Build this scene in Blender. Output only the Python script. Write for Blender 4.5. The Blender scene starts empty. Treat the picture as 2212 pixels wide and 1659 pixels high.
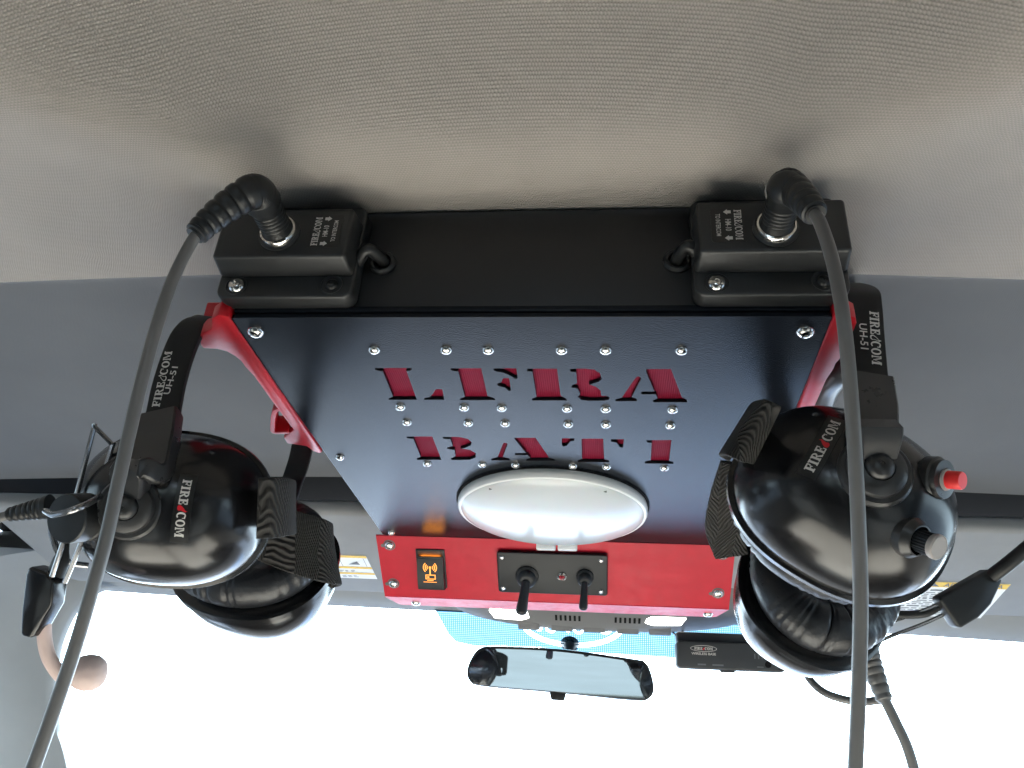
import bpy, bmesh, math, random
from mathutils import Vector as V, Matrix
random.seed(7)
sc = bpy.context.scene
COL = sc.collection
# ------------------------------------------------------------------ camera
# origin = camera, X right, Y towards the windshield, Z up, metres
FPX = 1789.0                       # focal length in pixels of a 2212 x 1659 frame
RM = ((0.9928918502, 0.0069701008, -0.1188157880),
      (0.1002747518, 0.4887788629, 0.8666257539),
      (0.0641151146, -0.8723798719, 0.4846056244))
RIGHT = V((RM[0][0], RM[1][0], RM[2][0])); DOWN = V((RM[0][1], RM[1][1], RM[2][1])); FWD = V((RM[0][2], RM[1][2], RM[2][2]))
cam = bpy.data.cameras.new('camera'); co = bpy.data.objects.new('camera', cam); COL.objects.link(co)
m = Matrix.Identity(4)
for i in range(3):
    m[i][0] = RIGHT[i]; m[i][1] = -DOWN[i]; m[i][2] = -FWD[i]
co.matrix_world = m
cam.sensor_width = 36; cam.lens = 36 * FPX / 2212; cam.clip_start = .02; cam.clip_end = 500
sc.camera = co
# ------------------------------------------------------------------ world and light
w = bpy.data.worlds.new('World'); sc.world = w; w.use_nodes = True
bg = w.node_tree.nodes['Background']; bg.inputs[0].default_value = (.70, .86, 1.0, 1); bg.inputs[1].default_value = 9.0
sc.view_settings.view_transform = 'Standard'; sc.view_settings.look = 'None'
sc.view_settings.exposure = 0.4; sc.view_settings.gamma = 1.0
sc.cycles.use_denoising = True
sc.cycles.max_bounces = 10; sc.cycles.transparent_max_bounces = 12
sl = bpy.data.lights.new('sun', 'SUN'); sl.energy = 46; sl.angle = math.radians(.5); sl.color = (1, .95, .88)
so = bpy.data.objects.new('sun', sl); COL.objects.link(so); so.rotation_euler = V((.16, -.74, -.66)).to_track_quat('-Z', 'Y').to_euler()      # high sun ahead of the truck, falling on dash and seats
def portal(loc, rot, sx, sy):
    l = bpy.data.lights.new('window_portal', 'AREA'); l.shape = 'RECTANGLE'; l.size = sx; l.size_y = sy
    l.cycles.is_portal = True
    o = bpy.data.objects.new('window_portal', l); COL.objects.link(o); o.location = loc; o.rotation_euler = rot
PI = math.pi
# ------------------------------------------------------------------ helpers
def ray(u, v): return RIGHT * (u - 1106) + DOWN * (v - 829.5) + FWD * FPX
def onY(u, v, y): r = ray(u, v); return r * (y / r.y)
def onZ(u, v, z): r = ray(u, v); return r * (z / r.z)
def onX(u, v, x): r = ray(u, v); return r * (x / r.x)
def dep(u, v, d): return ray(u, v) * (d / FPX)
def cv(a, b, c): return RIGHT * a - DOWN * b - FWD * c      # right, up, towards camera
def frame(o, n, yd):
    z = n.normalized(); y = (yd - z * yd.dot(z)).normalized(); x = y.cross(z)
    M = Matrix.Identity(4)
    for i in range(3): M[i][0] = x[i]; M[i][1] = y[i]; M[i][2] = z[i]; M[i][3] = o[i]
    return M
ID = Matrix.Identity(4)
def cat(pts, n=8, closed=False):
    pts = [V(p) for p in pts]; out = []
    N = len(pts); R = range(N if closed else N - 1)
    for i in R:
        if closed: p0, p1, p2, p3 = pts[i - 1], pts[i], pts[(i + 1) % N], pts[(i + 2) % N]
        else:
            p1, p2 = pts[i], pts[i + 1]; p0 = pts[i - 1] if i else p1 * 2 - p2; p3 = pts[i + 2] if i + 2 < N else p2 * 2 - p1
        for k in range(n):
            t = k / n
            out.append(.5 * ((2 * p1) + (p2 - p0) * t + (2 * p0 - 5 * p1 + 4 * p2 - p3) * t * t + (3 * p1 - p0 - 3 * p2 + p3) * t ** 3))
    if not closed: out.append(pts[-1])
    return out
def lerpl(vals, n):
    out = []
    for i in range(n):
        t = i / (n - 1) * (len(vals) - 1); k = min(int(t), len(vals) - 2); out.append(vals[k] + (vals[k + 1] - vals[k]) * (t - k))
    return out
class MB:
    def __init__(s): s.v = []; s.f = []
    def add(s, vs, fs, M=None):
        b = len(s.v); s.v += [(M @ V(p)) if M is not None else V(p) for p in vs]; s.f += [[b + i for i in f] for f in fs]; return s
    def bm(s, b, M=None):
        b.verts.index_update(); s.add([x.co.copy() for x in b.verts], [[x.index for x in f.verts] for f in b.faces], M); b.free(); return s
    def box(s, p0, p1, bev=.001, M=None, seg=2):
        b = bmesh.new(); bmesh.ops.create_cube(b, size=1)
        for x in b.verts: x.co = V([(p0[i] + p1[i]) / 2 + x.co[i] * (p1[i] - p0[i]) for i in range(3)])
        if bev: bmesh.ops.bevel(b, geom=list(b.edges), offset=bev, segments=seg, profile=.5, affect='EDGES')
        return s.bm(b, M)
    def prism(s, outl, z0, z1, M=None, bev=0, seg=2, taper=None):
        b = bmesh.new(); vs = [b.verts.new((p[0], p[1], z0)) for p in outl]; f = b.faces.new(vs)
        r = bmesh.ops.extrude_face_region(b, geom=[f]); tv = [g for g in r['geom'] if isinstance(g, bmesh.types.BMVert)]
        for x in tv: x.co.z = z1
        if taper:
            cx = sum(x.co.x for x in tv) / len(tv); cy = sum(x.co.y for x in tv) / len(tv)
            for x in tv: x.co.x = cx + (x.co.x - cx) * taper[0]; x.co.y = cy + (x.co.y - cy) * taper[1]
        bmesh.ops.recalc_face_normals(b, faces=list(b.faces))
        if bev: bmesh.ops.bevel(b, geom=[e for e in b.edges if len(e.link_faces) == 2 and e.calc_face_angle(0) > .6], offset=bev, segments=seg, profile=.5, affect='EDGES')
        return s.bm(b, M)
    def lathe(s, prof, M=None, n=32, sx=1, sy=1):
        vs = []; fs = []; k = len(prof)
        for i in range(n):
            a = 2 * PI * i / n
            for r, z in prof: vs.append((r * math.cos(a) * sx, r * math.sin(a) * sy, z))
        for i in range(n):
            j = (i + 1) % n
            for q in range(k - 1): fs.append([i * k + q, j * k + q, j * k + q + 1, i * k + q + 1])
        return s.add(vs, fs, M)
    def tube(s, path, rad, n=14, caps=True, squash=None):
        path = [V(p) for p in path]; N = len(path)
        if not hasattr(rad, '__len__'): rad = [rad] * N
        elif len(rad) != N: rad = lerpl(list(rad), N)
        t0 = (path[1] - path[0]).normalized(); up = squash[0] if squash else (V((0, 0, 1)) if abs(t0.z) < .9 else V((1, 0, 0)))
        nr = (up - t0 * up.dot(t0)).normalized(); vs = []; fs = []
        for i in range(N):
            t = (path[min(i + 1, N - 1)] - path[max(i - 1, 0)]).normalized()
            if squash: nr = squash[0] if not hasattr(squash[0], '__len__') or len(squash[0]) == 3 else squash[0][i]
            nr = (nr - t * nr.dot(t)).normalized(); bn = t.cross(nr)
            for q in range(n):
                a = 2 * PI * q / n; e = squash[1] if squash else 1
                vs.append(path[i] + nr * (math.cos(a) * rad[i] * e) + bn * (math.sin(a) * rad[i]))
        for i in range(N - 1):
            for q in range(n): fs.append([i * n + q, i * n + (q + 1) % n, (i + 1) * n + (q + 1) % n, (i + 1) * n + q])
        if caps: fs.append(list(range(n))[::-1]); fs.append([(N - 1) * n + q for q in range(n)])
        return s.add(vs, fs)
    def strip(s, path, wd, width, th):
        """flat band: path points, width direction(s), full width, thickness; rounded edges"""
        path = [V(p) for p in path]; N = len(path); vs = []; fs = []
        W = width if hasattr(width, '__len__') else [width] * N
        if len(W) != N: W = lerpl(list(W), N)
        D = wd if isinstance(wd, list) else [wd] * N
        if len(D) != N:
            k = [lerpl([x[i] for x in D], N) for i in range(3)]; D = [V((k[0][i], k[1][i], k[2][i])) for i in range(N)]
        h = th / 2; sec = [(-.5, 0), (-.485, .8), (-.44, 1), (-.25, 1), (0, 1), (.25, 1), (.44, 1), (.485, .8), (.5, 0), (.485, -.8), (.44, -1), (.25, -1), (0, -1), (-.25, -1), (-.44, -1), (-.485, -.8)]; n = len(sec)
        for i in range(N):
            t = (path[min(i + 1, N - 1)] - path[max(i - 1, 0)]).normalized(); d = (D[i] - t * D[i].dot(t)).normalized(); nn = t.cross(d)
            for a, b in sec: vs.append(path[i] + d * (a * W[i]) + nn * (b * h))
        for i in range(N - 1):
            for q in range(n): fs.append([i * n + q, i * n + (q + 1) % n, (i + 1) * n + (q + 1) % n, (i + 1) * n + q])
        fs.append(list(range(n))[::-1]); fs.append([(N - 1) * n + q for q in range(n)])
        return s.add(vs, fs)
    def polys(s, ps, M, fn=None):
        for p in ps:
            vs = [(q[0], q[1], fn(q[0], q[1]) if fn else 0) for q in p]; s.add(vs, [list(range(len(vs)))], M)
        return s
    def mesh(s, name, sharp=35):
        me = bpy.data.meshes.new(name); me.from_pydata([tuple(p) for p in s.v], [], s.f); me.update()
        b = bmesh.new(); b.from_mesh(me); bmesh.ops.recalc_face_normals(b, faces=list(b.faces)); b.to_mesh(me); b.free()
        for p in me.polygons: p.use_smooth = True
        me.set_sharp_from_angle(angle=math.radians(sharp)); return me
    def build(s, name, mt, parent=None, sharp=35):
        return obj(name, s.mesh(name, sharp), mt, parent)
def obj(name, me, mt, parent=None, loc=None):
    o = bpy.data.objects.new(name, me); COL.objects.link(o)
    if mt is not None and not me.materials: me.materials.append(mt)
    if parent is not None:
        o.parent = parent
        if parent.type == 'EMPTY': o.matrix_parent_inverse = Matrix.Translation(-parent.location)
    if loc is not None:
        if isinstance(loc, Matrix): o.matrix_basis = loc
        else: o.location = loc
    return o
def tag(o, label, cat_, group=None):
    o['label'] = label; o['category'] = cat_
    if group: o['group'] = group
    return o
def thing(name, loc, label, cat_, group=None):
    o = bpy.data.objects.new(name, None); COL.objects.link(o); o.location = loc; o.empty_display_size = .02
    return tag(o, label, cat_, group)
def struct(o): o['kind'] = 'structure'; return o
# ------------------------------------------------------------------ materials
def mat(name, col, rough=.5, metal=0, coat=0, bump=None, var=None, rvar=None, emit=None, spec=.5, trans=0, sheen=0, sss=0):
    mt = bpy.data.materials.new(name); mt.use_nodes = True; nt = mt.node_tree; N = nt.nodes; L = nt.links
    p = N['Principled BSDF']; p.inputs['Base Color'].default_value = (*col, 1); p.inputs['Roughness'].default_value = rough
    p.inputs['Metallic'].default_value = metal; p.inputs['Coat Weight'].default_value = coat; p.inputs['Coat Roughness'].default_value = .14
    p.inputs['Specular IOR Level'].default_value = spec; p.inputs['Transmission Weight'].default_value = trans
    if sheen: p.inputs['Sheen Weight'].default_value = sheen; p.inputs['Sheen Roughness'].default_value = .4
    if sss: p.inputs['Subsurface Weight'].default_value = sss; p.inputs['Subsurface Scale'].default_value = .01
    if emit: p.inputs['Emission Color'].default_value = (*emit[0], 1); p.inputs['Emission Strength'].default_value = emit[1]
    tc = N.new('ShaderNodeTexCoord')
    def noise(scale, detail=4, rg=.6):
        n = N.new('ShaderNodeTexNoise'); n.inputs['Scale'].default_value = scale; n.inputs['Detail'].default_value = detail; n.inputs['Roughness'].default_value = rg
        L.new(tc.outputs['Object'], n.inputs['Vector']); return n
    if var:
        n = noise(var[0]); mr = N.new('ShaderNodeMapRange'); mr.inputs[1].default_value = .3; mr.inputs[2].default_value = .7; mr.inputs[3].default_value = 1 - var[1]; mr.inputs[4].default_value = 1 + var[1]
        L.new(n.outputs[0], mr.inputs[0]); hs = N.new('ShaderNodeHueSaturation'); hs.inputs['Color'].default_value = (*col, 1); L.new(mr.outputs[0], hs.inputs['Value']); L.new(hs.outputs[0], p.inputs['Base Color'])
    if rvar:
        n = noise(rvar[0], 6, .65); mr = N.new('ShaderNodeMapRange'); mr.inputs[1].default_value = .3; mr.inputs[2].default_value = .75; mr.inputs[3].default_value = max(.02, rough - rvar[1]); mr.inputs[4].default_value = rough + rvar[1]
        L.new(n.outputs[0], mr.inputs[0]); L.new(mr.outputs[0], p.inputs['Roughness'])
    if bump:
        n = noise(bump[0], 3, .55); b = N.new('ShaderNodeBump'); b.inputs['Strength'].default_value = bump[1]; b.inputs['Distance'].default_value = bump[2]
        L.new(n.outputs[0], b.inputs['Height']); L.new(b.outputs[0], p.inputs['Normal'])
    return mt
def mnode(nt, op, a, b=None):
    n = nt.nodes.new('ShaderNodeMath'); n.operation = op
    for i, x in enumerate((a, b)):
        if x is None: continue
        if isinstance(x, (int, float)): n.inputs[i].default_value = x
        else: nt.links.new(x, n.inputs[i])
    return n.outputs[0]
def weave(name, col, px, py, amp, dist, rough=.9, twill=False, cvar=.25, ang=0):
    mt = mat(name, col, rough, spec=.25); nt = mt.node_tree; N = nt.nodes; L = nt.links; p = N['Principled BSDF']
    tc = [n for n in N if n.type == 'TEX_COORD'][0]; mp = N.new('ShaderNodeMapping'); mp.inputs['Rotation'].default_value[2] = ang; L.new(tc.outputs['Object'], mp.inputs[0])
    wn = N.new('ShaderNodeTexNoise'); wn.inputs['Scale'].default_value = 45; L.new(tc.outputs['Object'], wn.inputs['Vector'])
    sx = N.new('ShaderNodeSeparateXYZ'); L.new(mp.outputs[0], sx.inputs[0])
    wob = mnode(nt, 'MULTIPLY', mnode(nt, 'SUBTRACT', wn.outputs[0], .5), px * 3.0)
    X = mnode(nt, 'ADD', sx.outputs[0], wob); Y = sx.outputs[1]
    if twill:
        zz = mnode(nt, 'PINGPONG', mnode(nt, 'ADD', X, 10.0), px * 4)
        h = mnode(nt, 'SINE', mnode(nt, 'MULTIPLY', mnode(nt, 'ADD', mnode(nt, 'ADD', Y, sx.outputs[2]), zz), 2 * PI / py))
    else:
        row = mnode(nt, 'FLOOR', mnode(nt, 'DIVIDE', Y, py)); off = mnode(nt, 'MULTIPLY', row, px / 2)
        a = mnode(nt, 'SINE', mnode(nt, 'MULTIPLY', mnode(nt, 'ADD', X, off), 2 * PI / px)); b = mnode(nt, 'SINE', mnode(nt, 'MULTIPLY', Y, 2 * PI / py))
        h = mnode(nt, 'ADD', mnode(nt, 'MULTIPLY', a, .6), mnode(nt, 'MULTIPLY', b, .6))
    bp = N.new('ShaderNodeBump'); bp.inputs['Strength'].default_value = amp; bp.inputs['Distance'].default_value = dist; L.new(h, bp.inputs['Height']); L.new(bp.outputs[0], p.inputs['Normal'])
    n2 = N.new('ShaderNodeTexNoise'); n2.inputs['Scale'].default_value = 14; n2.inputs['Detail'].default_value = 6; L.new(tc.outputs['Object'], n2.inputs['Vector'])
    val = mnode(nt, 'ADD', mnode(nt, 'ADD', mnode(nt, 'MULTIPLY', h, cvar), 1.0), mnode(nt, 'MULTIPLY', mnode(nt, 'SUBTRACT', n2.outputs[0], .5), .22))
    hs = N.new('ShaderNodeHueSaturation'); hs.inputs['Color'].default_value = (*col, 1); L.new(val, hs.inputs['Value']); L.new(hs.outputs[0], p.inputs['Base Color'])
    return mt
M_ = dict(
    fabric=weave('headliner_fabric', (.335, .306, .281), .0017, .0015, .5, .0004, cvar=.14),
    trimcloth=weave('headliner_front_fabric', (.122, .127, .136), .0011, .0009, .3, .0002, cvar=.08),
    visor=mat('visor_vinyl', (.25, .255, .26), .7, spec=.25, bump=(900, .25, .0004), var=(20, .05)),
    pillar=mat('pillar_plastic', (.27, .277, .275), .6, bump=(700, .2, .0003), var=(8, .06)),
    darkgap=mat('dark_plastic_and_shade', (.009, .009, .010), .8, spec=.1),  # near-black plastic, also used as painted shade above the visors
    blacksheet=mat('satin_black_sheet', (.012, .012, .013), .45, bump=(900, .12, .0002), rvar=(30, .08)),
    plate=mat('black_powder_coat', (.009, .011, .015), .19, bump=(1300, .42, .0003), spec=.12),
    redback=mat('red_ribbed_sheet', (.15, .004, .020), .7, spec=.1),
    redplastic=mat('red_printed_plastic', (.50, .006, .014), .42, bump=(1500, .15, .0002), rvar=(120, .08)),
    redpanel=mat('red_painted_panel', (.45, .003, .020), .42, spec=.3, bump=(1400, .15, .0002), var=(60, .07), rvar=(90, .10)),
    steel=mat('stainless_steel', (.72, .70, .67), .16, metal=1, rvar=(300, .06)),
    blackscrew=mat('black_oxide_screw', (.03, .03, .03), .3, metal=.6),
    module=mat('module_black_plastic', (.017, .018, .019), .42, bump=(1300, .1, .0002), rvar=(50, .08)),
    rubber=mat('black_rubber', (.013, .014, .015), .40, spec=.4, rvar=(80, .08), bump=(900, .08, .0002)),
    sleeve=mat('shrink_sleeve', (.010, .010, .010), .55, spec=.3, bump=(700, .1, .0002)),
    clear=mat('grey_band_sleeve', (.10, .10, .105), .28),
    cord=mat('grey_cord_jacket', (.125, .122, .12), .38, rvar=(60, .08), bump=(300, .06, .0004)),
    shell=mat('glossy_cup_plastic', (.008, .008, .009), .21, rvar=(45, .035), coat=.1, bump=(1500, .05, .0002)),
    disc=mat('pivot_plastic', (.022, .022, .023), .34, rvar=(50, .1)),
    leather=mat('cushion_leatherette', (.014, .015, .018), .36, bump=(420, .35, .0008), rvar=(60, .1)),
    foam=mat('ear_foam', (.01, .01, .011), .95, bump=(600, .4, .001)),
    webbing=weave('webbing', (.035, .033, .031), .0032, .0024, .9, .0008, rough=.8, twill=True, cvar=.45),
    white=mat('print_grey_white', (.62, .60, .57), .5),
    printred=mat('print_red', (.6, .01, .02), .45),
    sticker=mat('sticker_black', (.012, .012, .012), .3),
    lens=mat('frosted_dome_plastic', (.50, .53, .56), .26, coat=.3, sss=.25),
    lensrim=mat('dome_rim_plastic', (.66, .68, .69), .3),
    grey=mat('dark_notch', (.1, .1, .1), .5),
    switch=mat('switch_black', (.010, .012, .015), .42, spec=.3, bump=(1500, .1, .0002)),
    icon=mat('lit_amber_icon', (.2, .06, .01), .5, emit=((1.0, .34, .05), 1.7)),
    amber=mat('amber_slot', (.05, .018, .006), .6),
    amberlamp=mat('amber_lamp', (.3, .1, .02), .5, emit=((1.0, .33, .04), 30)),
    ledred=mat('indicator_red', (.25, .01, .02), .15, coat=.5),
    button=mat('red_button', (.80, .02, .02), .42),
    silver=mat('knob_cap', (.36, .33, .31), .5, bump=(800, .15, .0003)),
    mirror=mat('mirror_glass', (.80, .84, .87), .02, metal=1),
    device=mat('device_plastic', (.035, .038, .042), .5, rvar=(40, .08)),
    label=mat('visor_label_paper', (.78, .79, .78), .5),
    yellow=mat('label_yellow', (.75, .48, .03), .5),
    ink=mat('label_ink', (.12, .13, .14), .6),
    lampon=mat('lit_map_lamp', (.9, .9, .85), .3, emit=((1, .98, .92), 4)),
    mapbody=mat('map_console_plastic', (.14, .14, .142), .55, bump=(900, .15, .0003)),
    micfoam=mat('microphone_foam', (.60, .46, .42), .85, bump=(260, .5, .001)),
    wire=mat('spring_wire', (.30, .30, .31), .22, metal=.9),
    cabdark=mat('cab_trim', (.085, .082, .08), .6, var=(6, .15)),
    dash=mat('dash_vinyl', (.016, .016, .017), .8, var=(5, .1), spec=.2),
    seat=mat('seat_cloth', (.39, .375, .35), .9, var=(12, .15)),
    ground=mat('ground_asphalt', (.085, .11, .15), .9, var=(.3, .15)),
    hood=mat('hood_paint', (.040, .105, .24), .45),
)
# ribs on the sheet behind the cut-out letters
nt = M_['redback'].node_tree; wv = nt.nodes.new('ShaderNodeTexWave'); wv.inputs['Scale'].default_value = 230; wv.inputs['Distortion'].default_value = .2
tcn = [n for n in nt.nodes if n.type == 'TEX_COORD'][0]; nt.links.new(tcn.outputs['Object'], wv.inputs[0]); bp = nt.nodes.new('ShaderNodeBump'); bp.inputs['Strength'].default_value = .3; bp.inputs['Distance'].default_value = .0005
nt.links.new(wv.outputs['Fac'], bp.inputs['Height']); nt.links.new(bp.outputs[0], nt.nodes['Principled BSDF'].inputs['Normal'])
# ------------------------------------------------------------------ lettering
def arc(cx, cy, rx, ry, ti, a0, a1, n=12, tx=None):
    tx = tx or ti; ps = []
    for i in range(n):
        a, b = math.radians(a0 + (a1 - a0) * i / n), math.radians(a0 + (a1 - a0) * (i + 1) / n)
        o = lambda t, k: (cx + (rx - tx * k) * math.cos(t), cy + (ry - ti * k) * math.sin(t))
        ps.append([o(a, 0), o(b, 0), o(b, 1), o(a, 1)])
    return ps
def R_(x0, y0, x1, y1): return [(x0, y0), (x1, y0), (x1, y1), (x0, y1)]
SLAB = {
 'F': ([R_(.1, 0, .36, 1), R_(0, 0, .1, .13), R_(.36, 0, .46, .13), R_(0, .87, .1, 1), R_(.36, .87, .76, 1), R_(.64, .62, .76, .87), R_(.36, .45, .54, .57), R_(.54, .36, .63, .66)], .80),
 'I': ([R_(.1, 0, .36, 1), R_(0, 0, .1, .13), R_(.36, 0, .46, .13), R_(0, .87, .1, 1), R_(.36, .87, .46, 1)], .52),
 'R': ([R_(.1, 0, .36, 1), R_(0, 0, .1, .13), R_(.36, 0, .44, .13), R_(0, .87, .1, 1)] + arc(.42, .72, .38, .28, .13, -90, 90, 10, .22) + [R_(.36, .87, .42, 1), R_(.36, .44, .42, .57), [(.42, .46), (.6, .46), (.86, .1), (.62, .1)], R_(.62, 0, .95, .12)], .98),
 'E': ([R_(.1, 0, .36, 1), R_(0, 0, .1, .13), R_(.36, 0, .76, .13), R_(0, .87, .1, 1), R_(.36, .87, .74, 1), R_(.62, .66, .74, .87), R_(.64, .13, .76, .36), R_(.36, .45, .52, .57), R_(.52, .36, .6, .66)], .82),
 'C': (arc(.46, .5, .46, .52, .13, 48, 312, 18, .25) + [R_(.72, .62, .82, .96)], .90),
 'O': (arc(.46, .5, .46, .52, .13, 0, 360, 22, .25), .98),
 'M': ([R_(.06, 0, .2, 1), R_(.86, 0, 1.12, 1), R_(0, 0, .06, .13), R_(.2, 0, .3, .13), R_(.74, 0, .86, .13), R_(1.12, 0, 1.2, .13), R_(0, .87, .06, 1), R_(1.12, .87, 1.2, 1), [(.2, 1), (.36, 1), (.66, .16), (.54, .16)], [(.66, .36), (.86, .8), (.86, 1), (.58, .3)]], 1.22)}
FLAME = [(p[0] * 1.35, p[1]) for p in [(.0, -.02), (.22, -.06), (.4, .0), (.5, .16), (.44, .36), (.52, .62), (.62, .86), (.5, 1.12), (.44, .86), (.22, .7), (.02, .46), (-.1, .26), (-.08, .1)]]
def slab(txt, h):
    """'*' marks the flame; returns letter polys, flame polys, length; baseline 0, start 0"""
    x = 0; A = []; F = []
    for c in txt:
        if c == '*':
            F.append([((q[0] * .9 + .12) * h + x, q[1] * h) for q in FLAME]); x += .86 * h
        else:
            ps, ad = SLAB[c]
            for p in ps: A.append([(q[0] * h + x, q[1] * h) for q in p])
            x += (ad + .04) * h
    return A, F, x
def fit(ps, x0, sx, y0, sy=1): return [[(x0 + q[0] * sx, y0 + q[1] * sy) for q in p] for p in ps]
def font(body, size, M, mt, name, parent, width=None, align='CENTER', ext=0):
    cu = bpy.data.curves.new('t', 'FONT'); cu.body = body; cu.size = size; cu.align_x = align; cu.align_y = 'CENTER'; cu.resolution_u = 3; cu.offset = size * .012
    o = bpy.data.objects.new('t', cu); COL.objects.link(o); bpy.context.view_layer.update()
    me = bpy.data.meshes.new_from_object(o.evaluated_get(bpy.context.evaluated_depsgraph_get())); bpy.data.objects.remove(o)
    if width:
        xs = [v.co.x for v in me.vertices]; k = width / (max(xs) - min(xs))
        for v in me.vertices: v.co.x *= k
    me.transform(M); me.name = name
    return obj(name, me, mt, parent)
def firecom(h, length, M, parent, fl='red', two=None, fn=None):
    """the intercom maker's word mark, centred on M"""
    A, F, L = slab('FIRE*COM', h); k = length / L
    MB().polys(fit(A, -length / 2, k, -h / 2), M, fn).build('lettering', M_['white'], parent)
    if fl == 'red': MB().polys(fit(F, -length / 2, k, -h / 2), M, fn).build('flame_mark', M_['printred'], parent)
    else:
        f = fit(F, -length / 2, k, -h / 2)[0]; cx = sum(q[0] for q in f) / len(f); cy = sum(q[1] for q in f) / len(f)
        g = [(cx + (q[0] - cx) * .66, cy + (q[1] - cy) * .72) for q in f]; n = len(f)
        MB().polys([[f[i], f[(i + 1) % n], g[(i + 1) % n], g[i]] for i in range(n)], M, fn).build('flame_mark', M_['white'], parent)

# ================================================================== THE SETTING
def smooth(e0, e1, x): t = min(1, max(0, (x - e0) / (e1 - e0))); return t * t * (3 - 2 * t)
def seamY(x): return .457 + .045 * max(0, x) + .012 * max(0, -x - .2)
def zc(x, y):
    s = seamY(x); c = -.035 * (x + .05) ** 2; xe = x + .055
    if y >= s: return .3455 + c - (y - s) * .06
    t_ = s - y; ws = smooth(.17, .30, abs(xe)); k = .06 * ws + 1e-4      # at the sides the liner rolls flat towards the seam
    z = .3455 + c - .21 * (t_ - k * (1 - math.exp(-t_ / k)))
    ya = .318 - .8 * xe * xe; q = y - ya; k = .010          # arc lift shaped into the roof to darken its top centre
    dz = -q if q < -6 * k else (k * math.log1p(math.exp(-q / k)) if q < 6 * k else 0)
    wc = smooth(.38, .18, abs(xe)); z += .21 * dz * wc + .11 * (1 - math.exp(-dz / .075)) * wc
    for x0, k2 in ((-.215, .42), (.088, -.10)):      # shallow dents shaped where the plugs' shadows run back
        xx = x - x0 - k2 * (y - .33); z -= (.0045 * math.exp(-(xx / .018) ** 2)) * smooth(.22, .29, y) * smooth(.42, .35, y)
    return z
def grid(x0, x1, nx, y0, y1, ny, zf):
    g = MB(); vs = []; fs = []
    for j in range(ny + 1):
        for i in range(nx + 1):
            x = x0 + (x1 - x0) * i / nx; yy = y0(x) if callable(y0) else y0; ye = y1(x) if callable(y1) else y1
            y = yy + (ye - yy) * j / ny; vs.append((x, y, zf(x, y)))
    for j in range(ny):
        for i in range(nx): a = j * (nx + 1) + i; fs.append([a, a + 1, a + nx + 2, a + nx + 1])
    return g.add(vs, fs)
struct(grid(-.84, .74, 190, -1.3, lambda x: seamY(x) - .0015, 200, zc).build('ceiling', M_['fabric'], sharp=80))
struct(grid(-.86, .76, 60, seamY, .785, 30, lambda x, y: zc(x, y) + .0015).build('ceiling_front', M_['trimcloth'], sharp=80))
struct(grid(-.86, .76, 30, .780, 1.06, 12, lambda x, y: zc(x, .78) + .004 + .035 * smooth(.785, .81, y)).build('visor_pocket_shade', M_['darkgap'], sharp=80))  # near-black colour stands in for the shade in the visor recess
# header rail over the windshield
hdr = MB()
xs = [-.86 + i * (1.62 / 30) for i in range(31)]
def hz(x): return (-.03 if x > -.05 else .025) * (x + .05) ** 2
vs = []; fs = []
prof = [(1.06, .330), (1.0, .300), (.985, .285), (1.0, .273), (1.03, .262), (1.052, .2535), (1.06, .256), (1.07, .33)]
for x in xs:
    for y, z in prof: vs.append((x, y, z + hz(x)))
k = len(prof)
for i in range(30):
    for q in range(k - 1): fs.append([i * k + q, (i + 1) * k + q, (i + 1) * k + q + 1, i * k + q + 1])
struct(hdr.add(vs, fs).build('windshield_header', M_['pillar'], sharp=60))
def WS(x, t): return V((x, 1.055 + t * .50, .252 + hz(x) - t * .55))     # windshield sheet, t 0 top .. 1 bottom
# pillar on the driver's side
pl = MB(); edge = [(-.655, 1.03, .262), (-.686, 1.044, .258), (-.7231, 1.0652, .2383), (-.7533, 1.0994, .2007), (-.770, 1.1417, .1541), (-.776, 1.19, .10), (-.7703, 1.2326, .0541), (-.765, 1.40, -.13), (-.765, 1.58, -.33)]
E1 = cat(edge, 5); vs = []; fs = []
for i, p in enumerate(E1):
    t = i / (len(E1) - 1); wv_ = .05 + .075 * smooth(0, .35, t)
    for a, b, c in ((0, .012, 0), (0, 0, 0), (-.010, -.006, .001), (-.03, -.016, .004), (-.06, -.045, .008), (-.095, -.085, .004), (-.12, -.14, 0), (-.13, -.17, 0)):
        s = wv_ / .12; vs.append(p + V((a * s, b * s, c * s + (.03 * (1 - smooth(0, .25, t)) if a < -.05 else 0))))
for i in range(len(E1) - 1):
    for q in range(7): fs.append([i * 8 + q, (i + 1) * 8 + q, (i + 1) * 8 + q + 1, i * 8 + q + 1])
struct(pl.add(vs, fs).build('windshield_pillar', M_['pillar'], sharp=70))
# the unseen rest of the cab, which shades and reflects: walls with their window openings, dash, seats, floor
def cabbox(name, parts, mt):
    b = MB()
    for p in parts: b.box(p[0], p[1], .01)
    return struct(b.build(name, mt))
cabbox('cab_wall', [((-.90, -1.3, -.95), (-.86, 1.2, -.12)), ((-.90, -1.3, -.13), (-.85, -.95, .33)), ((-.90, -.06, -.13), (-.85, .10, .33)), ((-.90, -1.3, .24), (-.84, 1.03, .36)), ((-.90, .98, -.13), (-.86, 1.2, .0))], M_['cabdark'])
cabbox('cab_wall', [((.76, -1.3, -.95), (.80, 1.2, -.12)), ((.75, -1.3, -.13), (.80, -.95, .33)), ((.75, -.06, -.13), (.80, .10, .33)), ((.74, -1.3, .24), (.80, 1.05, .36)), ((.76, .98, -.13), (.80, 1.7, .0)), ((.72, .98, .0), (.80, 1.12, .26))], M_['cabdark'])
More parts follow.
